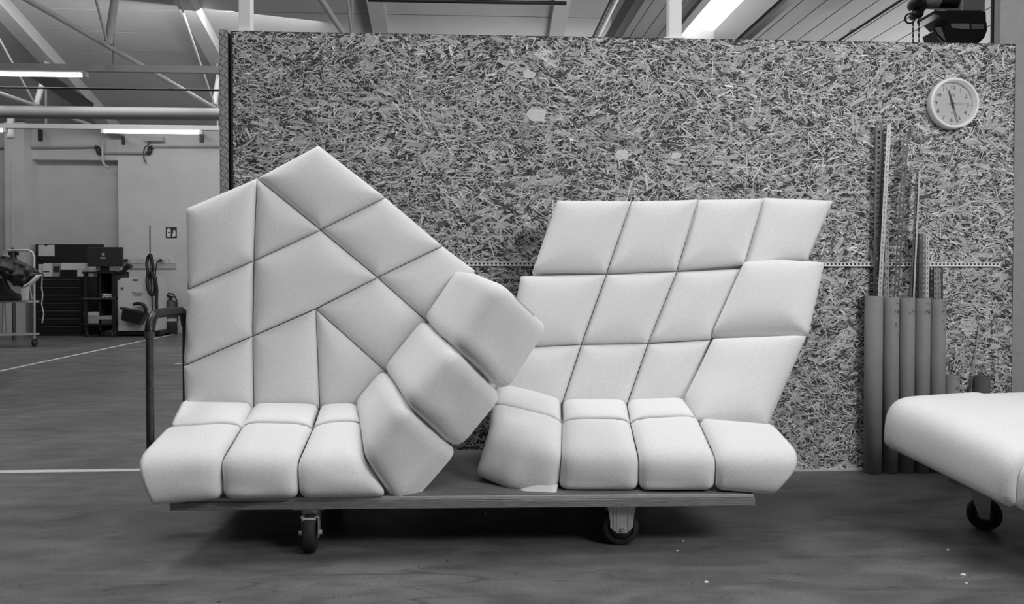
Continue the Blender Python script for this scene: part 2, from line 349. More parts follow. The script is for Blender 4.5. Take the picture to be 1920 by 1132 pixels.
def scar(px, py, w, h, seed):
    r = random.Random(seed); c = PY(px, py, YW - 0.0012); pts = []
    for k in range(14):
        a = 2 * math.pi * k / 14; ca, sa = math.cos(a), math.sin(a); e = max(abs(ca), abs(sa)); rr = r.uniform(0.82, 1.1)
        pts.append(c + Vector((ca / e * w / 2 * rr, 0, sa / e * h / 2 * rr)))
    m = MB(); m.prism(pts, (0, 0.001, 0)); m.build('pale_patch', 'pale_wood', wp)
for a in [(1006, 216, 0.095, 0.06, 1), (992, 140, 0.06, 0.035, 2), (1166, 290, 0.07, 0.05, 3), (1268, 292, 0.05, 0.03, 5)]: scar(*a)
# tread-plate edge protector on the left end
tp = thing('trim_1', (WX0, YW, 0), 'embossed metal edge strip on the left end of the chipboard wall', 'edge trim', kind='structure')
TX1 = PY(427, 60, YW).x
one('face_plate', 'tread', lambda m: m.box(WX0, TX1, YW - 0.004, YW + 0.0, 0, WZ + 0.004), tp)
one('side_plate', 'tread', lambda m: m.box(WX0 - 0.003, WX0 + 0.001, YW - 0.004, YW + 0.09, 0, WZ + 0.004), tp)
one('core_post', 'osb_core', lambda m: m.box(WX0 + 0.002, TX1 - 0.004, YW + 0.001, YW + 0.085, 0, WZ), tp)
m = MB(); k = 0; z = 0.02; cxm = (WX0 + TX1) / 2
while z < WZ - 0.02:
    for sx in (-1, 1):
        dirn = 1 if (k + (sx > 0)) % 2 else -1; c = Vector((cxm + sx * 0.0105, YW - 0.0045, z + (0.012 if sx > 0 else 0)))
        d = Vector((0.0085, 0, 0.0085 * dirn)); m.bar(c - d, c + d, 0.0035, 0.0035, (0, 1, 0))
    z += 0.024; k += 1
tag(m.build('tread_rib', 'steel', tp), kind='stuff')
# white posts carrying the partition up to the roof
for (x0, x1, lab) in [(446, 471, 'white square steel post on top of the chipboard wall, near its left end'), (1256, 1282, 'white square steel post on top of the chipboard wall, beside the skylight')]:
    xa, xb = PY(x0, 40, YW).x, PY(x1, 40, YW).x
    t = thing('steel_post', (xa, YW + 0.04, WZ), lab, 'post', 'white steel posts on the partition', 'structure')
    one('shaft', 'white_paint', lambda m: m.box(xa, xb - 0.006, YW + 0.012, YW + 0.072, WZ, 5.0 if x0 < 600 else bayz(xb) ), t, 0.003)
    one('base_plate', 'white_paint', lambda m: m.box(xa - 0.026, xb + 0.006, YW + 0.002, YW + 0.082, WZ, WZ + 0.006), t)
# pillar at the right end
pxl = PY(1876, 40, 4.02).x
st(one('pillar', 'wall_end', lambda m: m.box(pxl, pxl + 0.9, 4.02, 4.07, 0, bayz(pxl) + 0.1)), 'grey plastered wall end at the right of the chipboard wall', 'wall')
tag(one('floor_tape', 'tape', lambda m: m.box(-11.0, WX0 - 0.02, 4.07, 4.125, 0.0, 0.0015)), 'white tape line on the floor at the left of the trolley', 'floor tape', 'white floor tape lines')
A, B = PZ(-60, 708, 0), PZ(333, 625, 0)
tag(one('floor_tape', 'tape', lambda m: m.bar(A + Vector((0, 0, .0008)), B + Vector((0, 0, .0008)), 0.05, 0.0015)), 'diagonal white tape line on the floor towards the fire extinguisher', 'floor tape', 'white floor tape lines')
A = PZ(328, 682, 0)
tag(one('floor_tape', 'tape', lambda m: m.box(A.x, A.x + 4.5, A.y - 0.03, A.y + 0.03, 0, 0.0015)), 'short bit of white floor tape peeping out beside the left sofa', 'floor tape', 'white floor tape lines')
st(one('baseboard_middle', 'tape', lambda m: m.box(WX0 + 0.3, WX1, YW - 0.012, YW - 0.001, 0, 0.008)), 'thin pale strip along the foot of the chipboard wall', 'baseboard')

# ------------------------------------------------------------------ upholstered sofas
def softmin(ds, p=4.0):
    s = sum((1.0 / max(d, 1e-5)) ** p for d in ds); return s ** (-1.0 / p)
def prof(d, R): t = min(d / R, 1.0); return math.sqrt(max(0.0, 1 - (1 - t) ** 2)) if t < 1 else 1.0
VIEW = lambda c: (C0 - c).normalized()
def finish_panel(grid_v, faces, loop, navg, thick, root, name='cushion_panel', mt='foam'):
    m = MB(); m.add(grid_v, faces, True)
    b = len(m.v); lp = [grid_v[i] for i in loop]; n = len(lp); cen = sum(lp, Vector()) / n
    back = []
    for p in lp: back.append(p + (cen - p) * 0.03 - navg * thick)
    m.v += back + [sum(back, Vector()) / n]
    for i in range(n):
        j = (i + 1) % n
        m.f.append([loop[i], b + i, b + j, loop[j]]); m.sm.append(False)
        m.f.append([b + i, b + n, b + j]); m.sm.append(False)
    o = m.build(name, mt, root)
    return o
def poly_panel(root, pts, H=0.035, R=0.085, thick=0.10, m=12, inset=0.0022, name='cushion_panel', mt='foam', open_edges=(), wob=0.0, seed=0, bdir=None):
    n = len(pts); cen = sum(pts, Vector()) / n
    nor = Vector()
    for i in range(n): nor += (pts[i] - cen).cross(pts[(i + 1) % n] - cen)
    nor.normalize()
    if nor.dot(VIEW(cen)) < 0: pts = pts[::-1]; nor = -nor; open_edges = [(n - 2 - e) % n for e in open_edges]
    ins = []
    for p in pts: ins.append(p + (cen - p).normalized() * inset)
    P0 = ins; verts = []; idx = {}; faces = []
    def vid(p):
        k = (round(p.x, 5), round(p.y, 5), round(p.z, 5))
        if k not in idx: idx[k] = len(verts); verts.append(p.copy())
        return idx[k]
    for i in range(n):
        a = P0[i]; ab = (a + P0[(i + 1) % n]) / 2; za = (P0[i - 1] + a) / 2
        g = [[None] * (m + 1) for _ in range(m + 1)]
        for u in range(m + 1):
            for v in range(m + 1):
                s, t = u / m, v / m
                g[u][v] = vid(a * (1 - s) * (1 - t) + ab * s * (1 - t) + cen * s * t + za * (1 - s) * t)
        for u in range(m):
            for v in range(m): faces.append((g[u][v], g[u + 1][v], g[u + 1][v + 1], g[u][v + 1]))
    loop = []
    for i in range(n):
        a = P0[i]; b = P0[(i + 1) % n]; ab = (a + b) / 2
        for k in range(m): loop.append(vid(a.lerp(ab, k / m)))
        for k in range(m): loop.append(vid(ab.lerp(b, k / m)))
    lset = set(loop); out = []
    for i, p in enumerate(verts):
        ds = []
        for e in range(n):
            if e in open_edges: continue
            a, b = P0[e], P0[(e + 1) % n]; ab = b - a; t = max(0, min(1, (p - a).dot(ab) / ab.length_squared)); ds.append((p - a - ab * t).length)
        h = H * prof(softmin(ds), R) if i not in lset or open_edges else 0.0
        if wob: h += wob * math.sin(p.x * 31 + p.z * 23 + seed) * prof(softmin(ds), R)
        out.append(p + nor * h)
    return finish_panel(out, faces, loop, -Vector(bdir).normalized() if bdir else nor, thick, root, name, mt)
def net_panel(root, rows, H=0.03, R=0.07, thick=0.08, nu=18, nv=30, smooth=10, creases=(), name='cushion_panel', mt='foam', pinch=(1, 1, 1, 1), inset=0.0022, rc=0.03, level=True, soft=(0, 0), curve_u=True, wrinkles=()):
    # rows: list of rows (seam -> rim -> hem) of 3D points; pinch = (first row, last row, first column, last column) drawn into a seam
    nr, nc = len(rows), len(rows[0])
    def samp(pts, n):       # even sampling of a polyline by length
        L = [0]
        for i in range(len(pts) - 1): L.append(L[-1] + (pts[i + 1] - pts[i]).length)
        r = []
        for k in range(n + 1):
            s = L[-1] * k / n; i = 0
            while i < len(pts) - 2 and L[i + 1] < s: i += 1
            r.append(pts[i].lerp(pts[i + 1], (s - L[i]) / max(L[i + 1] - L[i], 1e-9)))
        return r
    rr = [samp(r, nu) for r in rows]
    if nc > 2 and curve_u:
        for r in rr:
            for _ in range(8): r[1:-1] = [r[i] * 0.5 + (r[i - 1] + r[i + 1]) * 0.25 for i in range(1, nu)]
    cols = [samp([rr[j][i] for j in range(nr)], nv) for i in range(nu + 1)]
    for c in cols:
        for _ in range(smooth): c[1:-1] = [c[k] * 0.5 + (c[k - 1] + c[k + 1]) * 0.25 for k in range(1, nv)]
    G = cols; c0 = sum((G[i][k] for i in range(nu + 1) for k in range(nv + 1)), Vector()) / ((nu + 1) * (nv + 1))
    N = [[None] * (nv + 1) for _ in range(nu + 1)]; navg = Vector()
    for i in range(nu + 1):
        for k in range(nv + 1):
            a = G[min(i + 1, nu)][k] - G[max(i - 1, 0)][k]; b = G[i][min(k + 1, nv)] - G[i][max(k - 1, 0)]
            N[i][k] = a.cross(b).normalized() if a.length > 1e-7 and b.length > 1e-7 else Vector((0, -1, 0)); navg += N[i][k]
    navg.normalize(); flip = navg.dot(VIEW(c0)) < 0
    if flip: navg = -navg
    lenv = []
    for i in range(nu + 1):
        L = [0]
        for k in range(nv): L.append(L[-1] + (G[i][k + 1] - G[i][k]).length)
        lenv.append(L)
    V = []
    for i in range(nu + 1):
        for k in range(nv + 1):
            Lu = [0]
            wid = sum((G[q + 1][k] - G[q][k]).length for q in range(nu)); s = i / nu * wid
            ds = [9.0]
            if pinch[0]: ds.append(lenv[i][k])
            if pinch[1]: ds.append(lenv[i][-1] - lenv[i][k])
            if pinch[2]: ds.append(s)
            if pinch[3]: ds.append(wid - s)
            h = H * prof(softmin(ds), R)
            for e, dd in ((0, lenv[i][k]), (1, lenv[i][-1] - lenv[i][k])):
                if soft[e]: h *= 1 - soft[e] * (1 - prof(dd, R * 0.7))
            for (cv, amp, w) in creases: h -= amp * math.exp(-(((k / nv) - cv) / w) ** 2)
            for (uu, vv, amp, su, sv) in wrinkles: h += amp * math.exp(-((i / nu - uu) / su) ** 2 - ((k / nv - vv) / sv) ** 2)
            n_ = -N[i][k] if flip else N[i][k]
            p = G[i][k] + n_ * h
            if rc:             # draw the four corners in to a round
                eu = G[min(i + 1, nu)][k] - G[max(i - 1, 0)][k]; ev = G[i][min(k + 1, nv)] - G[i][max(k - 1, 0)]
                a_, su_ = (s, 1) if s < wid / 2 else (wid - s, -1); lv = lenv[i][k]; tv = lenv[i][-1]; b_, sv_ = (lv, 1) if lv < tv / 2 else (tv - lv, -1)
                pp, qq = max(0.0, rc - a_), max(0.0, rc - b_)
                if pp > 0 and qq > 0 and pinch[2 if su_ > 0 else 3] and pinch[0 if sv_ > 0 else 1] and eu.length > 1e-7 and ev.length > 1e-7:
                    sc = 1 - max(pp, qq) / math.hypot(pp, qq); p = p + eu.normalized() * (su_ * pp * sc) + ev.normalized() * (sv_ * qq * sc)
            if inset and (i in (0, nu) or (k == 0 and not soft[0]) or (k == nv and not soft[1])): p = p + (c0 - p).normalized() * inset
            V.append(p)
    W = nv + 1
    F = [(i * W + k, (i + 1) * W + k, (i + 1) * W + k + 1, i * W + k + 1) for i in range(nu) for k in range(nv)]
    loop = [i * W for i in range(nu)] + [nu * W + k for k in range(nv)] + [i * W + nv for i in range(nu, 0, -1)] + [k for k in range(nv, 0, -1)]
    if flip: F = [f[::-1] for f in F]; loop = loop[::-1]
    if level and navg.z > 0: navg = Vector((navg.x, navg.y, 0)).normalized()
    return finish_panel(V, F, loop, navg, thick, root, name, mt)
def plane_depth(p1, p2, p3):       # inverse depth is linear over a plane's picture: returns d(px, py)
    A = np.array([[p[0], p[1], 1] for p in (p1, p2, p3)], float); k = np.linalg.solve(A, [1 / p[2] for p in (p1, p2, p3)])
    return lambda x, y: 1.0 / (k[0] * x + k[1] * y + k[2])

DZ0, DZ1 = 0.155, 0.198                  # underside and top of the trolley deck
# ---- left sofa
sofa1 = thing('sofa', P(500, 938, 2.95), 'white padded sofa with a pointed faceted back, left on the flat trolley', 'sofa', 'padded sofas waiting for covers')
d1 = plane_depth((345, 757, 3.24), (690, 757, 3.33), (597, 272, 3.50))
B1 = lambda *pp: [P(x, y, d1(x, y)) for x, y in pp]
V1 = dict(a=(348, 391), b=(482, 334), c=(597, 272), d=(723, 370), e=(830, 461), f=(893, 508), g=(476, 489), h=(601, 431), i=(708, 520), j=(802, 604),
          k=(351, 543), l=(592, 579), m=(474, 630), n=(344, 686), o=(346, 760), p=(476, 763), q=(600, 766), r=(672, 764), s=(726, 698))
for names, H in [('abgk', .05), ('bhg', .042), ('bcdh', .052), ('hdei', .048), ('iefj', .045), ('ghilm', .052), ('kgmn', .048), ('lijs', .046), ('nmpo', .042), ('mlqp', .042), ('lsrq', .04)]:
    poly_panel(sofa1, B1(*[V1[c] for c in names]), H=H, R=0.13, thick=0.11)
pt = lambda L: [P(*q) for q in L]
SB = [(346, 760, 3.22), (476, 763, 3.26), (600, 766, 3.29), (672, 764, 3.31)]       # seat meets back
SM = [(322, 812, 2.95), (453, 803, 2.99), (586, 806, 3.01), (678, 798, 3.06)]       # between the two seat rows
SR = [(263, 874, 2.72), (414, 868, 2.745), (557, 872, 2.775), (687, 868, 2.81)]     # front rim
SH = [(286, 947, 2.69), (420, 935, 2.745), (562, 934, 2.752), (728, 931, 2.775)]    # hem on the deck
for i in range(3):
    net_panel(sofa1, [pt(SB[i:i + 2]), pt(SM[i:i + 2])], H=.037, R=.08, thick=0.12, nv=16, smooth=0, pinch=(1, 0, i > 0, 1), soft=(0, .4))
    net_panel(sofa1, [pt(SM[i:i + 2]), pt(SR[i:i + 2]), pt(SH[i:i + 2])], H=.037, R=.08, thick=0.06, smooth=8, pinch=(0, 1, i > 0, 1), soft=(.4, 0), wrinkles=[(.3, .95, .012, .25, .05)] if i == 1 else [(.6, .9, .006, .3, .1)])
# arm: three panels folding up to the right
AC = [[(672, 764, 3.31), (678, 797, 3.06), (691, 868, 2.79), (738, 938, 2.80)],
      [(726, 698, d1(726, 698)), (741, 720, 3.14), (768, 764, 2.77), (830, 822, 2.90)],
      [(802, 604, d1(802, 604)), (820, 625, 3.20), (864, 662, 2.79), (916, 716, 2.95)],
      [(868, 510, d1(868, 510)), (890, 512, 3.26), (944, 534, 2.82), (1000, 587, 3.00)]]
for i in range(3):
    net_panel(sofa1, [[P(*AC[i][r]), P(*AC[i + 1][r])] for r in range(4)], H=.038, R=.06, thick=0.07, smooth=4, level=False, pinch=(1, 0, 1, 1), creases=[(.30, .004, .025)],
              wrinkles=[[(.3, .82, .010, .3, .06)], [(.25, .86, .010, .18, .07)], [(.15, .85, .010, .15, .1)]][i])
def core(m, q): m.box8(q)
one('foam_core', 'foam', lambda m: m.box8([Vector((p.x, p.y, DZ1)) for p in pt([(430, 930, 2.86), (690, 930, 2.86), (700, 850, 3.30), (480, 850, 3.30)])] + pt([(430, 890, 2.86), (670, 890, 2.86), (672, 790, 3.30), (480, 790, 3.30)])), sofa1)

# ---- right sofa
sofa2 = thing('sofa', P(1190, 920, 3.05), 'white padded sofa with a squared quilted back and winged right arm, right on the trolley', 'sofa', 'padded sofas waiting for covers')
d2 = plane_depth((1054, 754, 3.37), (1284, 750, 3.34), (1184, 377, 3.64))
def B2(*pp): return [P(p[0], p[1], p[2] if len(p) > 2 else d2(p[0], p[1])) for p in pp]
for pp, H in [([(1045, 375), (1184, 377), (1137, 513), (997, 511)], .034), ([(1184, 377), (1309, 374), (1269, 508), (1137, 513)], .034),
              ([(1309, 374), (1432, 372), (1395, 497), (1269, 508)], .034), ([(1432, 370), (1563, 376, 3.58), (1513, 492, 3.50), (1395, 500)], .034),
              ([(976, 517), (1137, 514), (1090, 646), (950, 653)], .034), ([(1137, 514), (1269, 509), (1215, 644), (1090, 646)], .034),
              ([(1269, 509), (1392, 503), (1333, 637), (1215, 643)], .032), ([(950, 653), (1090, 646), (1053, 760), (925, 735)], .030),
              ([(1090, 646), (1215, 644), (1175, 760), (1053, 760)], .030), ([(1215, 644), (1333, 637), (1284, 756), (1175, 760)], .030),
              ([(1397, 492), (1462, 488, 3.40), (1547, 492, 3.26), (1516, 630, 3.14), (1333, 634, 3.42)], .050),
              ([(1338, 636, 3.42), (1513, 629, 3.14), (1440, 799, 3.02), (1309, 791, 3.12), (1284, 752, 3.32)], .044)]:
    poly_panel(sofa2, B2(*pp), H=H*1.35, R=0.13, thick=0.10, bdir=(-.1, 1, .05) if any(len(q) > 2 for q in pp) else None)
TB = [(932, 719, 3.47), (1053, 757, 3.37), (1175, 757, 3.35), (1284, 753, 3.33)]
TM = [(921, 764, 3.22), (1054, 795, 3.09), (1182, 795, 3.07), (1309, 789, 3.11)]
TR = [(915, 810, 3.02), (1052, 858, 2.87), (1198, 862, 2.86), (1343, 864, 2.84)]
TH = [(891, 890, 3.00), (1047, 917, 2.885), (1197, 919, 2.865), (1339, 919, 2.85)]
net_panel(sofa2, [pt([TB[0], TB[1]]), pt([TM[0], TM[1]])], H=.036, R=.08, thick=.1, nv=16, smooth=0, pinch=(1, 0, 1, 1), soft=(0, .4))
for i in (1, 2): net_panel(sofa2, [pt(TB[i:i + 2]), pt(TM[i:i + 2])], H=.037, R=.08, thick=.12, nv=16, smooth=0, pinch=(1, 0, 1, 1), soft=(0, .4))
net_panel(sofa2, [pt([TM[0], (985, 778, 3.16), TM[1]]), pt([TR[0], (980, 836, 2.93), TR[1]]), pt([TH[0], (958, 920, 2.90), TH[1]])], H=.036, R=.08, thick=.06, smooth=7, curve_u=False, pinch=(0, 1, 1, 1), soft=(.4, 0))
for i in (1, 2): net_panel(sofa2, [pt(TM[i:i + 2]), pt(TR[i:i + 2]), pt(TH[i:i + 2])], H=.037, R=.08, thick=.06, smooth=8, pinch=(0, 1, 1, 1), soft=(.4, 0), wrinkles=[(.3, .96, .008, .4, .04)])
net_panel(sofa2, [pt([TM[3], (1440, 799, 3.02)]), pt([TR[3], (1497, 866, 2.82)]), pt([TH[3], (1448, 928, 2.82)])], H=.036, R=.08, thick=.05, smooth=7, pinch=(1, 1, 1, 0))
# loose flap of wadding under the left corner
net_panel(sofa2, [pt([(972, 918, 2.868), (1010, 908, 2.868), (1046, 909, 2.868)]), pt([(980, 925, 2.845), (1015, 925, 2.84), (1042, 930, 2.82)])], H=.004, R=.01, thick=.012, nu=12, nv=6, smooth=0, name='loose_flap', inset=0, rc=0)
one('foam_core', 'foam', lambda m: m.box8([Vector((p.x, p.y, DZ1)) for p in pt([(1060, 912, 2.95), (1330, 912, 2.95), (1290, 835, 3.38), (1060, 835, 3.38)])] + pt([(1060, 880, 2.95), (1310, 880, 2.95), (1280, 790, 3.38), (1060, 790, 3.38)])), sofa2)

# ---- third padded piece at the right edge
sofa3 = thing('sofa', P(1900, 960, 2.9), 'white padded seat section on casters, cut off by the right edge', 'sofa', 'padded sofas waiting for covers')
net_panel(sofa3, [pt([(1826, 744, 3.32), (1960, 772, 3.0), (2105, 850, 2.66)]), pt([(1664, 754, 3.10), (1770, 800, 2.78), (1906, 862, 2.46)]), pt([(1660, 836, 3.11), (1768, 890, 2.80), (1904, 956, 2.47)])],
          H=.032, R=.06, thick=.05, smooth=16, nu=26, nv=34)
net_panel(sofa3, [pt([(1826, 744, 3.32), (2010, 738, 3.70)]), pt([(2105, 850, 2.66), (2400, 840, 2.9)])], H=.03, R=.08, thick=.1, smooth=0)
net_panel(sofa3, [pt([(2105, 850, 2.66), (2400, 850, 2.9)]), pt([(1907, 862, 2.46), (2250, 905, 2.46)]), pt([(1905, 957, 2.47), (2250, 1000, 2.47)])], H=.03, R=.06, thick=.05, smooth=14)

# ------------------------------------------------------------------ trolleys
def wheel(parent, c, axis, r, w):
    t = one('tyre', 'rubber', lambda m: m.ring(c, axis, [(r * .72, -w / 2), (r * .9, -w / 2), (r, -w * .36), (r, w * .36), (r * .9, w / 2), (r * .72, w / 2), (r * .72, -w / 2)], 32), parent)
    one('hub', 'dark_grey', lambda m: (m.ring(c, axis, [(.0, -w * .4), (r * .3, -w * .45), (r * .72, -w * .3), (r * .72, w * .3), (r * .3, w * .45), (0, w * .4)], 24)), parent)
def caster_swivel(parent, c, ztop, r, ang):
    f = one('caster', 'zinc', lambda m: (m.box(c.x - .055, c.x + .055, c.y - .045, c.y + .045, ztop - .006, ztop), m.cyl((c.x, c.y, ztop - .028), (c.x, c.y, ztop - .006), .034, n=20)), parent)
    ax = Vector((math.cos(ang), math.sin(ang), 0)); fw = Vector((ax.y, -ax.x, 0)); wc = Vector((c.x, c.y, r)) + fw * 0.035; w = .044
    m = MB(); zc = ztop - .03
    for s in (-1, 1):
        o = ax * s * (w / 2 + .006); m.prism([wc + o - fw * .06 + Vector((0, 0, zc - r)), wc + o + fw * .022 + Vector((0, 0, zc - r)), wc + o + fw * .016 - Vector((0, 0, .014)), wc + o - fw * .016 - Vector((0, 0, .014))], ax * .003)
        m.cyl(wc + ax * s * (w / 2 + .006), wc + ax * s * (w / 2 + .018), .009, n=10)
    m.bar(wc + ax * (w / 2 + .009) + Vector((0, 0, zc - r)) - fw * .02, wc - ax * (w / 2 + .009) + Vector((0, 0, zc - r)) - fw * .02, .085, .004)
    m.cyl(wc + ax * .022 + fw * .03 + Vector((0, 0, zc - r - .004)), wc - ax * .022 + fw * .03 + Vector((0, 0, zc - r - .004)), .006, n=8)
    m.build('fork', 'zinc', f)
    wheel(f, wc, ax, r, w)
def caster_fixed(parent, c, ztop, r):
    f = one('caster', 'zinc', lambda m: m.box(c.x - .06, c.x + .06, c.y - .05, c.y + .05, ztop - .006, ztop), parent)
    wc = Vector((c.x, c.y, r))
    for s in (-1, 1):
        m = MB(); y = c.y + s * .032; q = [(-.052, ztop - .004), (.052, ztop - .004), (.042, r + .03), (.041, r + .004), (.022, r - .014), (-.022, r - .014), (-.041, r + .004), (-.042, r + .03)]
        m.prism([(c.x + a, y - .0015, z) for a, z in q], (0, .003, 0))
        for xo in (-.026, .026): m.box(c.x + xo - .004, c.x + xo + .004, y + s * .001 - .004, y + s * .001 + .004, r - .008, ztop - .006)
        m.box(c.x - .019, c.x + .019, y + s * .003 - .003, y + s * .003 + .003, r - .016, ztop - .006)
        m.build('bracket', 'zinc', f)
    one('bolt', 'steel', lambda m: (m.cyl((c.x, c.y - .046, r), (c.x, c.y + .046, r), .0085, n=6)), f)
    wheel(f, wc, (0, 1, 0), r, .042)
fl, fr = PZ(318, 957, DZ0), PZ(1416, 948, DZ0)
ux = (fr - fl).normalized(); uy = Vector((-ux.y, ux.x, 0)); LD, DD = (fr - fl).length, 0.775
trol = thing('flat_trolley', fl + ux * 1.0 - Vector((0, 0, DZ0)), 'long low plywood flat trolley with dark push handle under the two sofas', 'trolley')
def deckbox(m, x0, x1, y0, y1, z0, z1):
    q = [fl + ux * a + uy * b for a, b in ((x0, y0), (x1, y0), (x1, y1), (x0, y1))]
    m.box8([Vector((p.x, p.y, z0)) for p in q] + [Vector((p.x, p.y, z1)) for p in q])
dk = one('deck_board', 'plywood_edge', lambda m: deckbox(m, 0, LD, 0, DD, DZ0, DZ1 - .016), trol, .002)
one('top_sheet', 'plywood_light', lambda m: deckbox(m, .004, LD - .003, .005, DD, DZ1 - .0155, DZ1 - .002), trol, .002)
one('deck_surface', 'plywood_top', lambda m: deckbox(m, .006, LD - .006, .012, DD - .004, DZ1 - .0025, DZ1), trol)
rw = 0.066
c = PZ(576, 1040, 0); caster_swivel(trol, fl + ux * ((c - fl).dot(ux)) + uy * .06, DZ0, rw, math.radians(4))
c = PZ(1168, 1030, 0); caster_fixed(trol, fl + ux * ((c - fl).dot(ux)) + uy * .075, DZ0, rw)
caster_swivel(trol, fl + ux * .42 + uy * (DD - .12), DZ0, rw, math.radians(40))
caster_fixed(trol, fl + ux * (LD - .45) + uy * (DD - .1), DZ0, rw)
h0, h1 = P(281, 700, 3.0), P(349, 700, 3.42)
hp = []
for k in range(9):
    a = math.pi / 2 * k / 8; hp.append(Vector((h0.x, h0.y, 0.748)) + Vector(((h1.x - h0.x), (h1.y - h0.y), 0)).normalized() * (.08 * (1 - math.cos(a))) + Vector((0, 0, .08 * math.sin(a))))
hq = []
dh = Vector(((h1.x - h0.x), (h1.y - h0.y), 0)).normalized()
for k in range(9):
    a = math.pi / 2 * k / 8; hq.append(Vector((h1.x, h1.y, 0.748)) - dh * (.08 * (1 - math.sin(a))) + Vector((0, 0, .08 * math.cos(a))))
sx = ux * .22
path = [Vector((h0.x, h0.y, .17)) + sx, Vector((h0.x, h0.y, .17)) + ux * .03, Vector((h0.x, h0.y, .2))] + hp + hq + [Vector((h1.x, h1.y, .2)), Vector((h1.x, h1.y, .17)) + ux * .03, Vector((h1.x, h1.y, .17)) + sx]
hd = one('push_handle', 'handle_steel', lambda m: m.tube(path, .0145, 14), trol)
one('grip', 'black_plastic', lambda m: m.tube(hp[1:] + hq[:-1], .0185, 14), hd)
one('collar', 'dark_grey', lambda m: m.cyl(hp[0] - Vector((0, 0, .01)), hp[0] + Vector((0, 0, .012)), .0185, n=14), hd)

t3 = thing('caster_dolly', P(1950, 1000, 2.8), 'low dolly with metal casters under the padded section at the right edge', 'dolly')
A3, B3 = P(1675, 838, 3.05), P(1903, 957, 2.47); v3 = Vector((B3.x - A3.x, B3.y - A3.y, 0)).normalized(); w3 = Vector((-v3.y, v3.x, 0))
if w3.x < 0: w3 = -w3
q = [A3 + v3 * .12 + w3 * .14, A3 + v3 * .75 + w3 * .14, A3 + v3 * .75 + w3 * .9, A3 + v3 * .12 + w3 * .9]
m = MB(); m.box8([Vector((p.x, p.y, .205)) for p in q] + [Vector((p.x, p.y, .235)) for p in q]); m.build('deck_board', 'plywood_edge', t3)
for (a_, b_) in ((.68, .42), (.34, .8), (.68, .8)):
    caster_swivel(t3, A3 + v3 * a_ + w3 * b_, .205, .06, math.radians(20))
caster_swivel(t3, P(1826, 935, 3.06), .205, .06, math.radians(60))
one('foam_core', 'foam', lambda m: m.box8([Vector((p.x, p.y, .235)) for p in q] + [Vector((p.x, p.y, .36)) for p in q]), sofa3)

# ------------------------------------------------------------------ wall clock
ck = PY(1782, 196, YW); CR = 0.1265
clock = thing('wall_clock', (ck.x, YW, ck.z), 'round wall clock with pale rim on the chipboard wall', 'clock')
yax = Vector((0, -1, 0))
one('rim', 'clock_rim', lambda m: m.ring((ck.x, YW, ck.z), yax, [(CR - .006, 0), (CR, .004), (CR, .036), (CR - .004, .042), (CR - .010, .043), (CR - .015, .040), (CR - .016, .012), (0, .012)], 64), clock)
fc = one('dial', 'clock_face', lambda m: m.ring((ck.x, YW - .0125, ck.z), yax, [(0, .001), (CR - .0165, .001)], 64), clock)
def on_dial(vs, x, z, rot=0.0, y=.0142):
    c_, s_ = math.cos(rot), math.sin(rot)
    return [Vector((ck.x + x + v.x * c_ - v.y * s_, YW - y - .001, ck.z + z + v.x * s_ + v.y * c_)) for v in vs]
TILT = math.radians(2.5)          # the clock hangs slightly turned
for n in range(1, 13):
    a = math.pi / 2 - n * math.pi / 6 + TILT * -1
    vs, fs = text_mesh(str(n), .0265); m = MB(); m.add(on_dial(vs, .082 * math.cos(a), .082 * math.sin(a)), fs); m.build('numeral', 'ink', fc)
    m = MB(); m.ring((ck.x + .101 * math.cos(a), YW - .0136, ck.z + .101 * math.sin(a)), yax, [(0, .002), (.0026, .002), (.0026, 0)], 8); m.build('hour_dot', 'ink', fc)
m = MB()
for k in range(60):
    if k % 5: a = 2 * math.pi * k / 60; d = Vector((math.cos(a), 0, math.sin(a))); c = Vector((ck.x, YW - .0143, ck.z)); m.bar(c + d * .1015, c + d * .104, .0009, .0006, (0, 1, 0))
tag(m.build('minute_mark', 'ink_faint', fc), kind='stuff')
m = MB(); m.ring((ck.x + .003, YW - .0136, ck.z + .043), yax, [(.0085, .001), (.0098, .001)], 24); m.bar((ck.x - .006, YW - .0147, ck.z + .043), (ck.x + .013, YW - .0147, ck.z + .043), .0035, .0004, (0, 1, 0)); m.build('maker_mark', 'ink_faint', fc)
vs, fs = text_mesh('Y', .016); m = MB(); m.add(on_dial(vs, -.001, -.048), fs); m.build('dial_mark', 'ink_faint', fc)
def hand(name, hrs_angle, L, tail, w, y, mt='ink'):
    d = Vector((math.sin(hrs_angle), 0, math.cos(hrs_angle))); c = Vector((ck.x, YW - y, ck.z)); m = MB()
    s = Vector((d.z, 0, -d.x)); m.prism([c - d * tail - s * w * .6, c - d * tail + s * w * .6, c + s * w * .7, c + d * L + s * w * .35, c + d * L - s * w * .35, c - s * w * .7], (0, -.001, 0)); m.build(name, mt, clock)
hand('hour_hand', math.radians(-16), .070, .022, .0055, .018); hand('minute_hand', math.radians(164), .098, .024, .0042, .021)
hand('second_hand', math.radians(87), .075, .028, .0014, .024, 'ink_faint')
one('centre_cap', 'ink', lambda m: m.cyl((ck.x, YW - .014, ck.z), (ck.x, YW - .027, ck.z), .005, n=14), clock)
one('cover_glass', 'glass', lambda m: m.ring((ck.x, YW - .033, ck.z), yax, [(0, .001), (CR - .016, .001)], 48), clock)

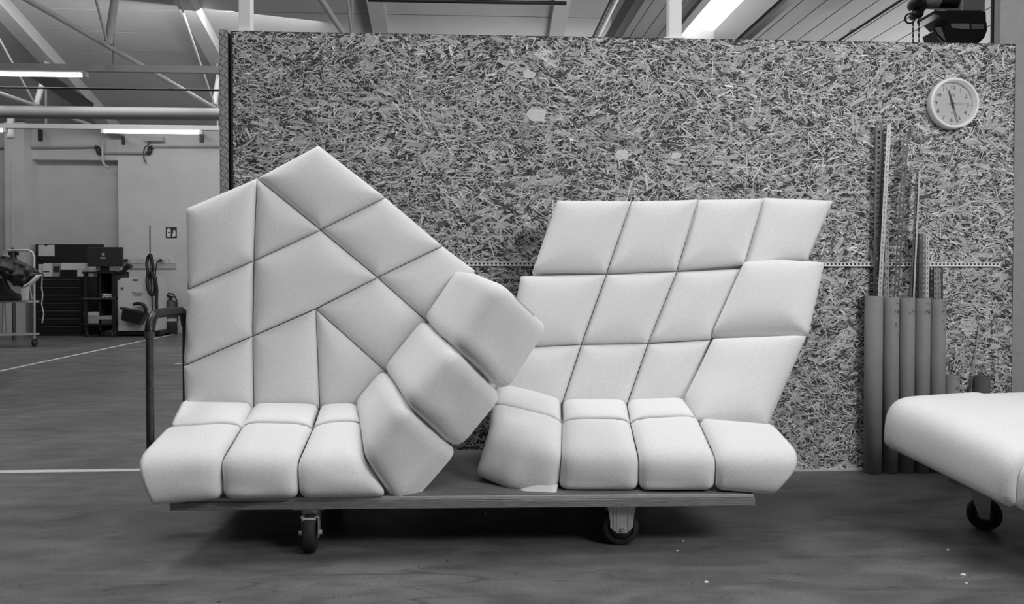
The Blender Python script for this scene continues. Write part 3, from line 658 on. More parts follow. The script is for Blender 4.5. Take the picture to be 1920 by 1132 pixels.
# ------------------------------------------------------------------ perforated rails and cardboard tubes
def perforated(m, a, b, w, nrm_, pitch=.025, slot=.5, hw=.36, th=.0016, flange=0.0):
    a = Vector(a); b = Vector(b); d = (b - a); L = d.length; d.normalize(); n = Vector(nrm_); x = d.cross(n).normalized(); n = x.cross(d).normalized()
    e = w * (1 - hw) / 2
    m.bar(a - x * (w / 2 - e / 2), b - x * (w / 2 - e / 2), e, th, n); m.bar(a + x * (w / 2 - e / 2), b + x * (w / 2 - e / 2), e, th, n)
    k = int(L / pitch)
    for i in range(k + 1):
        c = a + d * min(i * pitch, L - pitch * (1 - slot) / 2); m.bar(c, c + d * pitch * (1 - slot), w * hw, th, n)
    if flange: m.bar(a + x * w / 2 - n * flange / 2, b + x * w / 2 - n * flange / 2, th, flange, n)
ra, rb = PY(700, 494, YW - .012), PY(1876, 497, YW - .012); rz = ra.z
wr = thing('wall_rail', (rb.x, YW, rz), 'long horizontal perforated metal rail screwed across the chipboard wall', 'rail')
one('perforated_web', 'rail_white', lambda m: perforated(m, (ra.x, YW - .009, rz), (rb.x, YW - .009, rz), .015, (0, -1, 0), pitch=.02, slot=.5, hw=.55), wr)
one('upper_lip', 'rail_white', lambda m: m.box(ra.x, rb.x, YW - .014, YW - .001, rz + .0075, rz + .0105), wr)
one('lower_lip', 'rail_white', lambda m: m.box(ra.x, rb.x, YW - .014, YW - .001, rz - .0105, rz - .0075), wr)
one('backing', 'black_paint', lambda m: m.box(ra.x, rb.x, YW - .004, YW - .001, rz - .008, rz + .008), wr)

def tube_obj(px, pw, ytop, mt, label, texts=(), lean=0.0):
    Yc = YW - .056; c = PY(px, 720, Yc); r = pw / 2 * Yc / FPX * 1.0; zt = PY(px, ytop, Yc - r).z
    t = thing('cardboard_tube', (c.x, Yc, 0), label, 'cardboard tube', 'cardboard tubes leaning on the partition')
    one('tube_wall', mt, lambda m: m.ring((c.x, Yc, 0), (0, 0, 1), [(r - .004, .001), (r, .001), (r, zt), (r - .004, zt), (r - .004, .001)], 36), t)
    for (s, x, y, size, ink) in texts:
        vs, fs = text_mesh(s, size, .25); z0 = PY(px, y, Yc - r).z; off = (x - px) / (pw / 2); a0 = math.asin(max(-.95, min(.95, off)))
        m = MB(); m.add([Vector((c.x + (r + .0006) * math.sin(a0 + v.x / r), Yc - (r + .0006) * math.cos(a0 + v.x / r), z0 + v.y)) for v in vs], fs); m.build('handwriting', ink, t)
    return c.x, Yc, r, zt
T = [tube_obj(1637, 33, 555, 'cardboard', 'leftmost tall grey cardboard tube, unmarked'),
     tube_obj(1669.5, 29, 557, 'cardboard', 'tall cardboard tube with 199 and 5. written on it, second from the left', [('2000', 1674, 569, .010, 'ink_faint'), ('199', 1674, 586, .026, 'ink'), ('5.', 1672, 609, .026, 'ink'), ('1,', 1677, 627, .022, 'ink'), ('-', 1677, 644, .02, 'ink_faint')]),
     tube_obj(1699, 29, 558, 'cardboard', 'tall cardboard tube marked 172, in the middle of the five tall ones', [('o', 1695, 561, .016, 'ink'), ('172', 1701, 585, .026, 'ink')]),
     tube_obj(1728, 29, 559, 'cardboard', 'tall cardboard tube marked 156, fourth of the five tall ones', [('1370', 1730, 570, .014, 'ink_faint'), ('156', 1730, 586, .026, 'ink')]),
     tube_obj(1757, 29, 560, 'cardboard', 'rightmost tall cardboard tube, marked 155 above a scribble', [('1170', 1761, 567, .013, 'ink'), ('155', 1762, 574, .018, 'ink'), ('0', 1759, 583, .024, 'ink'), ('7.', 1759, 603, .018, 'ink_faint'), ('9.', 1763, 618, .018, 'ink_faint')]),
     tube_obj(1785, 27, 704, 'cardboard', 'short pale cardboard tube with 60 written on it', [('1130', 1788, 712, .011, 'ink'), ('60', 1787, 728, .026, 'ink')]),
     tube_obj(1842, 28, 706, 'cardboard_dark', 'short dark cardboard tube standing alone by the plastered wall end')]
def rail_obj(xb, xt, yt, w, mt, label, yy, pitch=.025, slot=.5, hw=.36, flange=.01):
    Y = YW - yy; a = PY(xb, 585, Y); b = PY(xt, yt, Y)
    o = one('metal_rail', mt, lambda m: perforated(m, a, b, w * Y / FPX, (0, -1, 0), pitch, slot, hw, flange=flange))
    tag(o, label, 'metal rail', 'perforated metal rails in the tubes')
rail_obj(1643, 1648, 231, 13, 'rail_dark', 'tallest wide perforated metal rail, leftmost, in the unmarked cardboard tube', .035)
rail_obj(1652, 1660, 236, 9, 'rail_dark', 'dark perforated metal rail just behind the bright tall one', .040)
rail_obj(1648, 1667, 234, 8, 'rail_bright', 'bright shiny metal rail leaning right out of the unmarked tube', .062, hw=.2)
rail_obj(1664, 1662, 397, 7, 'rail_metal', 'mid-height perforated rail crossing behind the shiny one', .048)
rail_obj(1678, 1699, 254, 10, 'rail_dark', 'tall slender perforated rail leaning right in the tube marked 199', .05, hw=.42, pitch=.03)
rail_obj(1708, 1721, 317, 7, 'rail_dark', 'plain dark rail leaning right in the tube marked 172', .06, hw=.2)
rail_obj(1712, 1724, 320, 3, 'rail_bright', 'thin shiny strip beside the plain dark leaning rail', .068, hw=.1)
for (xb, x, w, mt, lb) in [(1719.5, 1720.5, 7, 'black_paint', 'black rail, first of four level ones in the tube marked 156'), (1726, 1727, 7, 'rail_dark', 'dark perforated rail, second of four level ones in the tube marked 156'),
                           (1732, 1732.5, 5, 'rail_metal', 'grey rail, third of four level ones in the tube marked 156'), (1738, 1739, 6, 'rail_bright', 'bright rail, last of four level ones in the tube marked 156')]:
    rail_obj(xb, x, 438, w, mt, lb, .055, hw=.3)
for (x, w, mt, lb) in [(1747, 8, 'black_paint', 'short black rail in the scribbled cardboard tube'), (1753, 4, 'rail_metal', 'short narrow perforated rail in the scribbled cardboard tube'), (1759, 7, 'rail_metal', 'short pale slotted rail in the scribbled cardboard tube'),
                       (1766, 4, 'rail_dark', 'short dark edge rail, rightmost in the scribbled tube')]:
    rail_obj(x, x, 502, w, mt, lb, .055, hw=.45, slot=.6)
tag(one('thin_rod', 'grey_paint', lambda m: m.tube([PY(1836, 608, YW - .006), PY(1826, 690, YW - .02), PY(1812, 820, YW - .05), PZ(1806, 875, 0.0)], .0035, 8)), 'thin pale rod leaning on the chipboard wall by the short dark tube', 'rod')
tag(one('perforated_strip', 'rail_dark', lambda m: perforated(m, PY(1772, 735, YW - .012), PY(1772, 640, YW - .012), .010, (0, -1, 0))), 'narrow perforated strip standing behind the short tube marked 60', 'metal strip')

# ------------------------------------------------------------------ chain hoist over the right end
HY = 5.1
hoist = thing('chain_hoist', PY(1790, 40, HY), 'black and silver electric chain hoist above the right end of the chipboard wall', 'chain hoist')
def hcyl(x0, x1, yc, rpx, Y=HY): 
    r = rpx * Y / FPX; return lambda m: m.cyl(PY(x0, yc, Y), Vector((PY(x1, yc, Y).x, Y, PY(x0, yc, Y).z)), r, n=24)
one('motor_end', 'zinc', hcyl(1730, 1756, -2, 20), hoist); one('motor_body', 'black_plastic', hcyl(1756, 1791, -2, 19), hoist)
one('gearbox', 'zinc', hcyl(1790, 1806, -2, 19), hoist)
one('control_box', 'grey_paint', lambda m: pxbox(m, 1805, 1848, -30, 20, HY - .08, .2), hoist, .006)
one('tie_bar', 'steel', lambda m: m.cyl(PY(1752, 18, HY - .06), PY(1806, 18, HY - .06), .006, n=8), hoist)
one('frame_plate', 'black_paint', lambda m: m.prism([PY(x, y, HY - .1) for x, y in [(1752, 20), (1848, 21), (1849, 43), (1778, 43), (1765, 30), (1752, 26)]], (0, .2, 0)), hoist)
bag = one('chain_bag', 'black_plastic', lambda m: m.prism([PY(x, y, HY - .13) for x, y in [(1766, 50), (1780, 43), (1850, 42), (1851, 56), (1846, 70), (1836, 80), (1824, 86), (1785, 86), (1773, 74)]], (0, .22, 0)), hoist)
one('label_plate', 'grey_paint', lambda m: m.prism([PY(x, y, HY - .134) for x, y in [(1783, 44), (1818, 44), (1818, 55), (1785, 52)]], (0, .003, 0)), bag)
one('label_plate', 'mid_paint', lambda m: m.prism([PY(x, y, HY - .134) for x, y in [(1822, 45), (1845, 45), (1844, 54), (1822, 54)]], (0, .003, 0)), bag)
one('cover_flap', 'grey_paint', lambda m: m.prism([PY(x, y, HY - .134) for x, y in [(1754, 51), (1764, 51), (1772, 72), (1772, 80), (1762, 70)]], (0, .02, 0)), bag)
one('cable_loop', 'cable', lambda m: m.tube([PY(x, y, HY - .14) for x, y in [(1768, 36), (1757, 40), (1750, 47), (1752, 56), (1758, 66), (1768, 76), (1780, 84)]], .007, 8), hoist)
hb = one('hook_block', 'black_plastic', lambda m: (m.ring(PY(1718, 8, HY) , (0, -1, 0), [(0, -.05), (.035, -.05), (.042, -.03), (.042, .03), (.035, .05), (0, .05)], 24), m.ring(PY(1718, 28, HY), (0, -1, 0), [(0, -.04), (.028, -.04), (.034, -.02), (.034, .02), (.028, .04), (0, .04)], 24)), hoist)
one('guide_ring', 'black_plastic', lambda m: m.tube([PY(1706 + 9 * math.cos(a), 35 + 9 * math.sin(a), HY - .05) for a in [k * 2 * math.pi / 20 for k in range(21)]], .006, 8), hoist)
one('strap', 'black_plastic', lambda m: m.bar(PY(1726, 22, HY - .03), PY(1740, 4, HY - .03), .02, .03), hoist)
for xc in (1712, 1723):
    ch = MB(); z = PY(xc, 34, HY).z; x = PY(xc, 34, HY).x; k = 0
    while z > 2.05:
        u = Vector((.005, 0, 0)) if k % 2 else Vector((0, .005, 0)); c = Vector((x, HY, z))
        ch.tube([c + u * math.cos(a) + Vector((0, 0, .011 * math.sin(a))) for a in [q * 2 * math.pi / 8 for q in range(9)]], .0024, 5, cap=False); z -= .019; k += 1
    tag(ch.build('chain', 'black_paint', hoist), kind='stuff')
one('hanger', 'black_paint', lambda m: m.bar((PY(1835, 0, HY).x, HY, PY(1835, -5, HY).z), (PY(1835, 0, HY).x, HY, bayz(PY(1835, 0, HY).x)), .04, .03), hoist)
tag(one('riser_pipe', 'black_paint', lambda m: m.cyl((PY(1859.5, 40, 4.9).x, 4.9, 0), (PY(1862, 40, 4.9).x, 4.9, bayz(PY(1860, 40, 4.9).x)), .012, n=10)), 'dark vertical pipe beside the plastered wall end', 'pipe')

# ------------------------------------------------------------------ services over the far hall
def xtube(name, x0, x1, py, d, r, mt, label, cat, group=None, n=12, ref=200):
    p = P(ref, py, d); o = one(name, mt, lambda m: m.cyl((x0, p.y, p.z), (x1, p.y, p.z), r, n=n)); return tag(o, label, cat, group)
XE = 3.6
xtube('air_duct', XL + .1, XE, 212, 11.4, .088, 'duct_paint', 'thick pale pipe running across the hall under the roof', 'duct', n=20)
xtube('black_pipe', XL + .1, XE, 166.5, 10.2, .013, 'black_paint', 'thin black pipe across the hall above the thick pale one', 'pipe')
p = P(880, 3, 8.8); tag(one('black_pipe', 'black_paint', lambda m: m.cyl((PY(690, 0, p.y).x, p.y, p.z), (PY(1062, 3, p.y).x, p.y, p.z), .022, n=10)), 'black pipe at the top edge above the chipboard wall', 'pipe')
tag(one('cable_tray', 'black_paint', lambda m: m.bar(P(60, 131, 10.8), P(158, 196, 12.6), .28, .05)), 'dark sloping cable tray under the roof at far left', 'cable tray')
p = PX(1113, 70, 1.45); tag(one('ceiling_conduit', 'black_paint', lambda m: m.cyl(p, p.lerp(PX(1147, 0, 1.45), 1.5), .022, n=8)), 'black conduit running up beside the boarded bay ceiling', 'conduit')
p = PX(1121, 70, 1.52); tag(one('ceiling_conduit', 'white_paint', lambda m: m.cyl(p, p.lerp(PX(1156, 0, 1.52), 1.5), .022, n=8)), 'pale conduit running up beside the boarded bay ceiling', 'conduit')
def trunk(py, d, h, lamps, label, wz):
    p = P(200, py, d); t = thing('light_trunking', (p.x, p.y, p.z), label, 'lighting rail', 'lighting rails across the hall')
    one('channel', 'truss_paint', lambda m: m.box(XL + .1, XE - 2.0, p.y - .03, p.y + .03, p.z - h / 2, p.z + h / 2), t)
    for x in RAFT[:4]:
        one('hanger', 'mid_paint', lambda m: m.bar((x, p.y, p.z + h / 2), (x, p.y, roofz(p.y)), .02, .02), t)
    for (x0, x1, lab) in lamps:
        a, b = PY(x0, py, p.y).x, PY(x1, py, p.y).x; zl = p.z - h / 2 - .035
        L = thing('linear_lamp', ((a + b) / 2, p.y, zl), lab, 'lamp', 'lit strip lamps')
        one('tube', 'lamp_tube', lambda m: m.cyl((a + .02, p.y, zl), (b - .02, p.y, zl), .024, n=12), L)
        one('housing', 'white_paint', lambda m: m.box(a, b, p.y - .03, p.y + .03, zl + .018, p.z - h / 2), L)
        for e in (a, b): one('end_cap', 'grey_paint', lambda m: m.box(e - .02, e + .02, p.y - .032, p.y + .032, zl - .028, zl + .03), L)
trunk(128.5, 8.7, .075, [(-110, 160, 'lit strip lamp nearest the camera at the upper left edge')], 'pale lighting rail under the roof, the nearer one', 3.2)
trunk(238, 12.2, .07, [(193, 377, 'lit strip lamp left of the chipboard wall, farther back'), (-170, 10, 'lit strip lamp at the left edge, only its end in view')], 'pale lighting rail in front of the far wall', 3.2)
p = P(20, 232, 12.4); tag(one('hanging_pipe', 'grey_paint', lambda m: (m.cyl(p + Vector((0, 0, .18)), p - Vector((0, 0, .22)), .055, n=14), m.cyl(p + Vector((0, 0, .12)), p + Vector((0, 0, .2)), .11, .09, n=14))), 'short pale pipe stub hanging at the far left', 'pipe')
# pipes and cables on the far wall
def wp_(L, Y=YB - .04): return [PY(x, y, Y) for x, y in L]
one_ = lambda name, L, r, mt, label, cat, Y=YB - .04, n=8: tag(one(name, mt, lambda m: m.tube(wp_(L, Y), r, n)), label, cat)
one_('wall_pipe', [(-40, 278), (150, 276), (181, 275), (184, 279), (184, 285), (188, 287), (278, 288), (282, 286), (283, 279), (287, 275), (420, 275)], .018, 'mid_paint', 'thin stepped pipe running along the top of the far wall', 'pipe')
for k, (x, lab) in enumerate([(184, 'left'), (281, 'right')]):
    s = -1 if k == 0 else 1
    tag(one('pipe_fitting', 'black_paint', lambda m: m.tube(wp_([(x + s * 5, 276), (x + s * 1, 277), (x, 281), (x - s * 1, 286), (x - s * 5, 288)], YB - .05), .04, 10)), 'black step fitting on the far wall pipe, the %s one' % lab, 'pipe fitting')
one_('conduit', [(189, 262), (192, 268), (192, 300), (196, 310), (204, 315)], .022, 'grey_paint', 'pale curved conduit hanging on the far wall', 'conduit', YB - .1)
one_('cable', [(282, 262), (280, 270), (271, 276), (269, 288), (270, 298), (274, 306)], .012, 'dark_grey', 'dark curved cable hanging on the far wall right of the conduit', 'cable', YB - .08)
one_('cable', [(25, 290), (24.5, 380), (25, 470)], .006, 'paper', 'thin white cable running down the far left pilaster', 'cable', 14.68)
tag(one('junction_box', 'grey_paint', lambda m: pxbox(m, 270, 305, 256, 264, YB - .12, .12)), 'pale junction box under the lighting rail on the far wall', 'junction box')
for (x0, x1, y0, y1, lab) in [(70, 78, 243, 264, 'left'), (227, 233, 257, 271, 'middle'), (373, 381, 251, 267, 'right')]:
    t = thing('wall_bracket', PY((x0 + x1) / 2, y1, YB - .4), 'small dark bracket high on the far wall, the %s one' % lab, 'bracket', 'dark brackets on the far wall')
    one('arm', 'black_paint', lambda m: m.bar(PY((x0 + x1) / 2, y0, YB - .4), PY((x0 + x1) / 2, y0, YB), .05, .05), t)
    one('drop', 'black_paint', lambda m: pxbox(m, x0 + 1, x1 - 1, y0, y1, YB - .4, .06), t)

# ------------------------------------------------------------------ furniture along the far wall
YC = 14.35
cab = thing('drawer_cabinet', PZ(120, 627, 0), 'black metal drawer cabinet with wide drawers at the far wall', 'cabinet')
x0, x1 = PY(66, 600, YC).x, PY(157, 600, YC).x; zt = PY(100, 518, YC).z
one('body', 'black_paint', lambda m: m.box(x0, x1, YC + .02, YB - .02, 0, zt), cab)
nd = 7
for k in range(nd):
    za = .06 + (zt - .08) * k / nd; zb = za + (zt - .08) / nd - .014
    d = one('drawer', 'black_plastic', lambda m: m.box(x0 + .02, x1 - .02, YC - .002, YC + .02, za, zb), cab)
    one('handle', 'dark_grey', lambda m: m.box(x0 + .06, x1 - .06, YC - .018, YC - .002, zb - .03, zb - .015), d)
bb = thing('backboard', PY(130, 497, YB - .1), 'black backboard standing above the drawer cabinet', 'board')
one('panel', 'black_paint', lambda m: pxbox(m, 67, 193, 458, 496, YB - .1, .04), bb)
one('post', 'black_paint', lambda m: pxbox(m, 67, 70.5, 458, 518, YB - .13, .03), bb)
tag(one('paper_sheet', 'paper', lambda m: pxbox(m, 70.5, 102, 459, 480, YB - .112, .006)), 'white paper sheet clipped to the black backboard', 'paper')
tag(one('paper_clip', 'ink', lambda m: pxbox(m, 84, 88, 457.5, 461, YB - .12, .008)), 'small dark clip holding the paper sheet on the backboard', 'clip')
pr = thing('label_printer', PY(90, 518, YC + .1), 'small white label printer on the drawer cabinet', 'printer')
one('body', 'paper', lambda m: m.prism([PY(x, y, YC + .1) for x, y in [(80, 518.3), (80, 497), (82, 493), (97, 493), (97, 518.3)]], (0, .3, 0)), pr)
one('side_panel', 'mid_paint', lambda m: m.prism([PY(x, y, YC + .12) for x, y in [(97, 518.3), (97, 494), (112, 495), (113, 510), (112, 518.3)]], (0, .26, 0)), pr)
one('feed_slot', 'ink', lambda m: pxbox(m, 80.5, 92, 508, 510, YC + .094, .008), pr); one('window', 'ink', lambda m: pxbox(m, 100, 111, 499, 510, YC + .114, .008), pr)
pr = thing('desk_printer', PY(137, 518, YC + .05), 'wide white desktop printer with dark front on the drawer cabinet', 'printer')
one('top_cover', 'paper', lambda m: pxbox(m, 113, 160, 493, 506, YC + .05, .4), pr, .01); one('front', 'black_plastic', lambda m: pxbox(m, 113, 146, 506, 518.3, YC + .06, .36), pr); one('side_leg', 'paper', lambda m: pxbox(m, 145, 156, 506, 518.3, YC + .05, .38), pr)
tag(one('small_box', 'paper', lambda m: pxbox(m, 72, 79, 495, 518.3, YC + .15, .12)), 'small pale box left of the white label printer', 'box')
# workstation cart
YS = 14.0
ws = thing('workstation_cart', PZ(190, 632, 0), 'black open workstation cart with shelves and boxes under a monitor', 'cart')
xl, xr_ = PY(157, 600, YS).x, PY(216.5, 600, YS).x; ztop = PY(190, 509, YS).z
for xx in (xl, xr_ - .06):
    for yy in (YS, YS + .5): one('upright', 'black_paint', lambda m: m.box(xx, xx + .06, yy, yy + .05, .1, ztop), ws)
one('side_panel', 'black_paint', lambda m: m.box(xr_ - .03, xr_, YS + .02, YS + .52, .1, ztop), ws)
one('back_panel', 'dark_grey', lambda m: m.box(xl, xr_, YS + .53, YS + .55, .1, ztop), ws)
one('divider', 'black_paint', lambda m: m.box(PY(184, 600, YS).x, PY(188, 600, YS).x, YS + .03, YS + .5, .1, ztop), ws)
for yy in (509, 558, 606):
    z = PY(190, yy, YS).z; one('shelf', 'black_paint' if yy != 558 else 'dark_grey', lambda m: m.box(xl - .02, xr_, YS - .02, YS + .53, z - .03, z), ws)
for xx in (xl + .04, xr_ - .06):
    for yy in (YS + .04, YS + .48): wheel(ws, Vector((xx, yy, .05)), (1, 0, 0), .05, .03)
z = PY(190, 606, YS).z
for (x0, x1, y0, mt, lab) in [(158, 185, 585, 'mid_paint', 'grey carton on the bottom cart shelf, left'), (186, 212, 592, 'dark_grey', 'dark grey carton on the bottom cart shelf, right')]:
    t = thing('carton', PY((x0 + x1) / 2, 606, YS + .03), lab, 'box', 'cartons on the workstation cart')
    a, b = PY(x0, y0, YS + .03), PY(x1, 606, YS + .03)
    one('body', mt, lambda m: m.box(a.x, b.x, YS + .03, YS + .4, z, a.z - .05), t); one('lid', 'grey_paint' if mt == 'mid_paint' else 'mid_paint', lambda m: m.box(a.x - .01, b.x + .01, YS + .02, YS + .41, a.z - .06, a.z), t)
z5 = PY(190, 558, YS).z; r_ = random.Random(3)
for k, lb in enumerate(['leftmost', 'second', 'third', 'rightmost']):
    x = PY(189 + k * 7, 553, YS).x; tag(one('cable_reel', 'paper', lambda m: m.ring((x, YS + .12, z5 + .035), (0, -1, 0), [(.012, -.03), (.036, -.03), (.036, .03), (.012, .03), (.012, -.03)], 14)), 'small pale roll on the middle cart shelf, the %s' % lb, 'roll', 'pale rolls on the cart shelf')
tag(one('keyboard', 'mid_paint', lambda m: pxbox(m, 158, 176, 504.5, 508.8, YS + .02, .3)), 'grey keyboard on top of the workstation cart', 'keyboard')
tag(one('paper_stack', 'paper', lambda m: pxbox(m, 203, 226, 502, 508.8, YS + .2, .25)), 'pale papers lying under the monitor on the workstation cart', 'papers')
mo = thing('monitor', PY(196, 508, YS + .15), 'large dark monitor seen from behind on the workstation cart', 'monitor')
one('casing', 'screen_back', lambda m: pxbox(m, 163, 229.5, 463, 499.5, YS + .12, .05), mo, .008); one('stand', 'black_plastic', lambda m: pxbox(m, 188, 204, 496, 508, YS + .17, .06), mo); one('foot', 'black_plastic', lambda m: pxbox(m, 178, 214, 507, 508.8, YS + .1, .22), mo)
one('maker_mark', 'mid_paint', lambda m: (pxbox(m, 188, 198, 482, 485, YS + .116, .006), pxbox(m, 191, 196, 474, 479, YS + .116, .006)), mo)
tag(one('clamp_arm', 'black_plastic', lambda m: m.tube([PY(x, y, YS + .1) for x, y in [(222, 512), (232, 510), (236, 502), (240, 498), (246, 501)]] , .045, 8)), 'black clamp arm sticking out right of the workstation cart', 'clamp')
# white cabinet with basket
YQ = 14.1
wc_ = thing('white_cabinet', PZ(255, 628, 0), 'white cabinet with clipped corner and basket hung on its front', 'cabinet')
one('body', 'plaster_light', lambda m: m.prism([PY(x, y, YQ) for x, y in [(219, 620), (219, 527), (229, 521), (288, 519), (290, 620)]], (0, .6, 0)), wc_)
one('label_slot', 'ink', lambda m: pxbox(m, 248, 258, 523.5, 526, YQ - .008, .01), wc_); one('lock', 'dark_grey', lambda m: m.cyl(PY(229, 540.5, YQ - .012), PY(229, 540.5, YQ), .022, n=14), wc_)
one('handle', 'zinc', lambda m: m.tube([PY(249, 547, YQ), PY(250, 548, YQ - .04), PY(264, 548, YQ - .04), PY(265, 547, YQ)], .012, 8), wc_)
one('plinth', 'black_paint', lambda m: pxbox(m, 219, 300, 620, 627, YQ + .05, .5), wc_)
for xx in (224, 284): wheel(wc_, PY(xx, 623, YQ + .08), (1, 0, 0), .045, .03)
bs = thing('hanging_basket', PY(250, 600, YQ - .2), 'black tilted basket hung on the white cabinet front', 'basket')
one('bin', 'black_plastic', lambda m: m.prism([PY(x, y, YQ - .2) for x, y in [(226.5, 600), (230, 577), (272, 587), (261, 609)]], (0, .17, 0)), bs)
one('rim', 'black_paint', lambda m: m.bar(PY(229, 577, YQ - .11), PY(273, 588, YQ - .11), .2, .03), bs)
tag(one('bent_hose', 'black_plastic', lambda m: m.tube([PY(x, y, YQ - .08) for x, y in [(250, 570), (258, 568.5), (265, 569), (271, 573), (274, 580), (272, 587)]], .028, 10)), 'black bent hose rising from the basket on the white cabinet', 'hose')
# pole with cable bundle
cb = thing('cable_bundle', PY(281, 600, YQ - .1), 'black coiled cable bundle hanging from a thin pole by the white cabinet', 'cable')
one('pole', 'dark_grey', lambda m: m.tube(wp_([(281, 422), (281.5, 500), (289, 628)], YQ - .05), .011, 8), cb)
one('coil', 'cable', lambda m: m.tube([PY(281 + 5.5 * math.cos(a) + .6 * math.sin(3 * a), 499 + 21 * math.sin(a), YQ - .1 + .03 * math.sin(2 * a)) for a in [k * 2 * math.pi / 28 for k in range(29)]], .028, 8), cb)
one('coil', 'cable', lambda m: m.tube([PY(284 + 8 * math.cos(a), 532 + 20 * math.sin(a) + 5 * math.cos(a), YQ - .14 + .03 * math.sin(2 * a)) for a in [k * 2 * math.pi / 28 for k in range(29)]], .032, 8), cb)
one('tail', 'cable', lambda m: m.tube([PY(x, y, YQ - .1) for x, y in [(291, 520), (294, 545), (293, 570), (295, 596)]], .03, 8), cb)
one('plug_lead', 'cable', lambda m: m.tube([PY(x, y, YQ - .02 + .8 * (y < 500)) for x, y in [(290, 530), (292, 505), (294, 492), (300, 488)]], .012, 8), cb)
# socket strip, sign, extinguisher
sr = thing('socket_strip', PY(280, 490, YB), 'white socket strip along the far wall', 'socket strip')
one('channel', 'plaster_light', lambda m: pxbox(m, 231, 327, 481, 494, YB - .05, .05), sr); one('lower_channel', 'grey_paint', lambda m: pxbox(m, 231, 329, 494, 503, YB - .04, .04), sr)
for k in range(9):
    x = 238 + k * 10; s = one('socket', 'grey_paint', lambda m: m.cyl(PY(x, 488, YB - .056), PY(x, 488, YB - .05), .032, n=16), sr)
    one('pin_hole', 'ink', lambda m: (m.cyl(PY(x - 1.2, 488, YB - .059), PY(x - 1.2, 488, YB - .056), .006, n=8), m.cyl(PY(x + 1.2, 488, YB - .059), PY(x + 1.2, 488, YB - .056), .006, n=8)), s)
for x, lb in ((231, 'left'), (237, 'middle'), (301, 'right')): tag(one('plug', 'black_plastic', lambda m: m.cyl(PY(x, 488, YB - .13), PY(x, 488, YB - .06), .03, n=12)), 'black plug in the far wall socket strip, the %s one' % lb, 'plug', 'plugs in the socket strip')
sg = thing('safety_sign', PY(321, 446, YB), 'square fire extinguisher sign on the far wall', 'sign')
one('plate', 'ink', lambda m: pxbox(m, 311, 331, 426, 446, YB - .012, .012), sg)
Ys = YB - .014
one('pictogram_panel', 'paper', lambda m: m.prism([PY(x, y, Ys) for x, y in [(313, 444), (313, 430), (315, 428), (318, 428), (320, 430), (320, 444)]], (0, .002, 0)), sg)
one('pictogram_mark', 'ink', lambda m: (pxbox(m, 315, 318.5, 435, 437, Ys - .002, .002)), sg)
one('pictogram_flame', 'paper', lambda m: m.prism([PY(x, y, Ys) for x, y in [(324, 444), (323, 439), (325, 436), (324, 431), (327, 434), (328, 430), (329.5, 437), (329, 442), (327, 444)]], (0, .002, 0)), sg)
ex = thing('fire_extinguisher', PZ(321, 623, 0), 'dark fire extinguisher standing on the floor by the far wall', 'fire extinguisher')
Ye = 14.75; ec = PY(320.5, 600, Ye); er = 11 * Ye / FPX; ez = PY(320, 562, Ye).z
one('cylinder', 'dark_grey', lambda m: m.ring((ec.x, Ye, 0), (0, 0, 1), [(0, 0), (er, 0), (er, ez - .06), (er * .85, ez - .02), (er * .35, ez), (0, ez)], 24), ex)
one('label_band', 'grey_paint', lambda m: m.ring((ec.x, Ye, 0), (0, 0, 1), [(er + .002, ez * .38), (er + .002, ez * .46)], 24), ex)
one('valve', 'black_plastic', lambda m: (m.cyl((ec.x, Ye, ez), (ec.x, Ye, ez + .06), .03, n=12), m.bar((ec.x - .06, Ye, ez + .07), (ec.x + .05, Ye, ez + .05), .03, .03)), ex)
one('hose', 'cable', lambda m: m.tube([PY(x, y, Ye - .05) for x, y in [(312, 566), (312, 555), (317, 550), (325, 551), (331, 562), (333, 590), (333, 602)]], .014, 8), ex)

# ------------------------------------------------------------------ cart with cloth at the far left
YK = 12.0
kt = thing('rack_cart', PZ(30, 646, 0), 'tubular steel shelf cart with rounded top bar at the far left', 'cart')
xk0, xk1 = PY(8, 600, YK).x, PY(64.5, 600, YK).x; zk = PY(40, 469, YK).z
kb = [PY(7, 630, YK), PY(7, 480, YK), PY(9, 473, YK), PY(15, 469, YK), PY(54, 469, YK), PY(61, 473, YK), PY(64, 482, YK), PY(64.5, 636, YK)]
one('end_frame', 'zinc', lambda m: m.tube(kb, .016, 10), kt)
one('end_frame', 'zinc', lambda m: m.tube([p + Vector((-1.0, -.35, 0)) for p in kb], .016, 10), kt)
for yy, mt in ((563, 'grey_paint'), (624, 'grey_paint')):
    z = PY(40, yy, YK).z; one('shelf', mt, lambda m: m.box8([(xk0 - 1.0, YK - .4, z - .03), (xk1 - .75, YK - .4, z - .03), (xk1 + .06, YK + .02, z - .03), (xk0, YK + .02, z - .03), (xk0 - 1.0, YK - .4, z), (xk1 - .75, YK - .4, z), (xk1 + .06, YK + .02, z), (xk0, YK + .02, z)]), kt)
for c in (Vector((xk1, YK, .06)), Vector((xk0, YK - .3, .06)), Vector((xk1 - 1.0, YK - .35, .06))): wheel(kt, c, (1, 0, 0), .06, .035)
YT = YK - .25
cl = thing('draped_cloth', PY(30, 530, YT), 'dark crumpled fabric draped over the shelf cart at the far left', 'fabric')
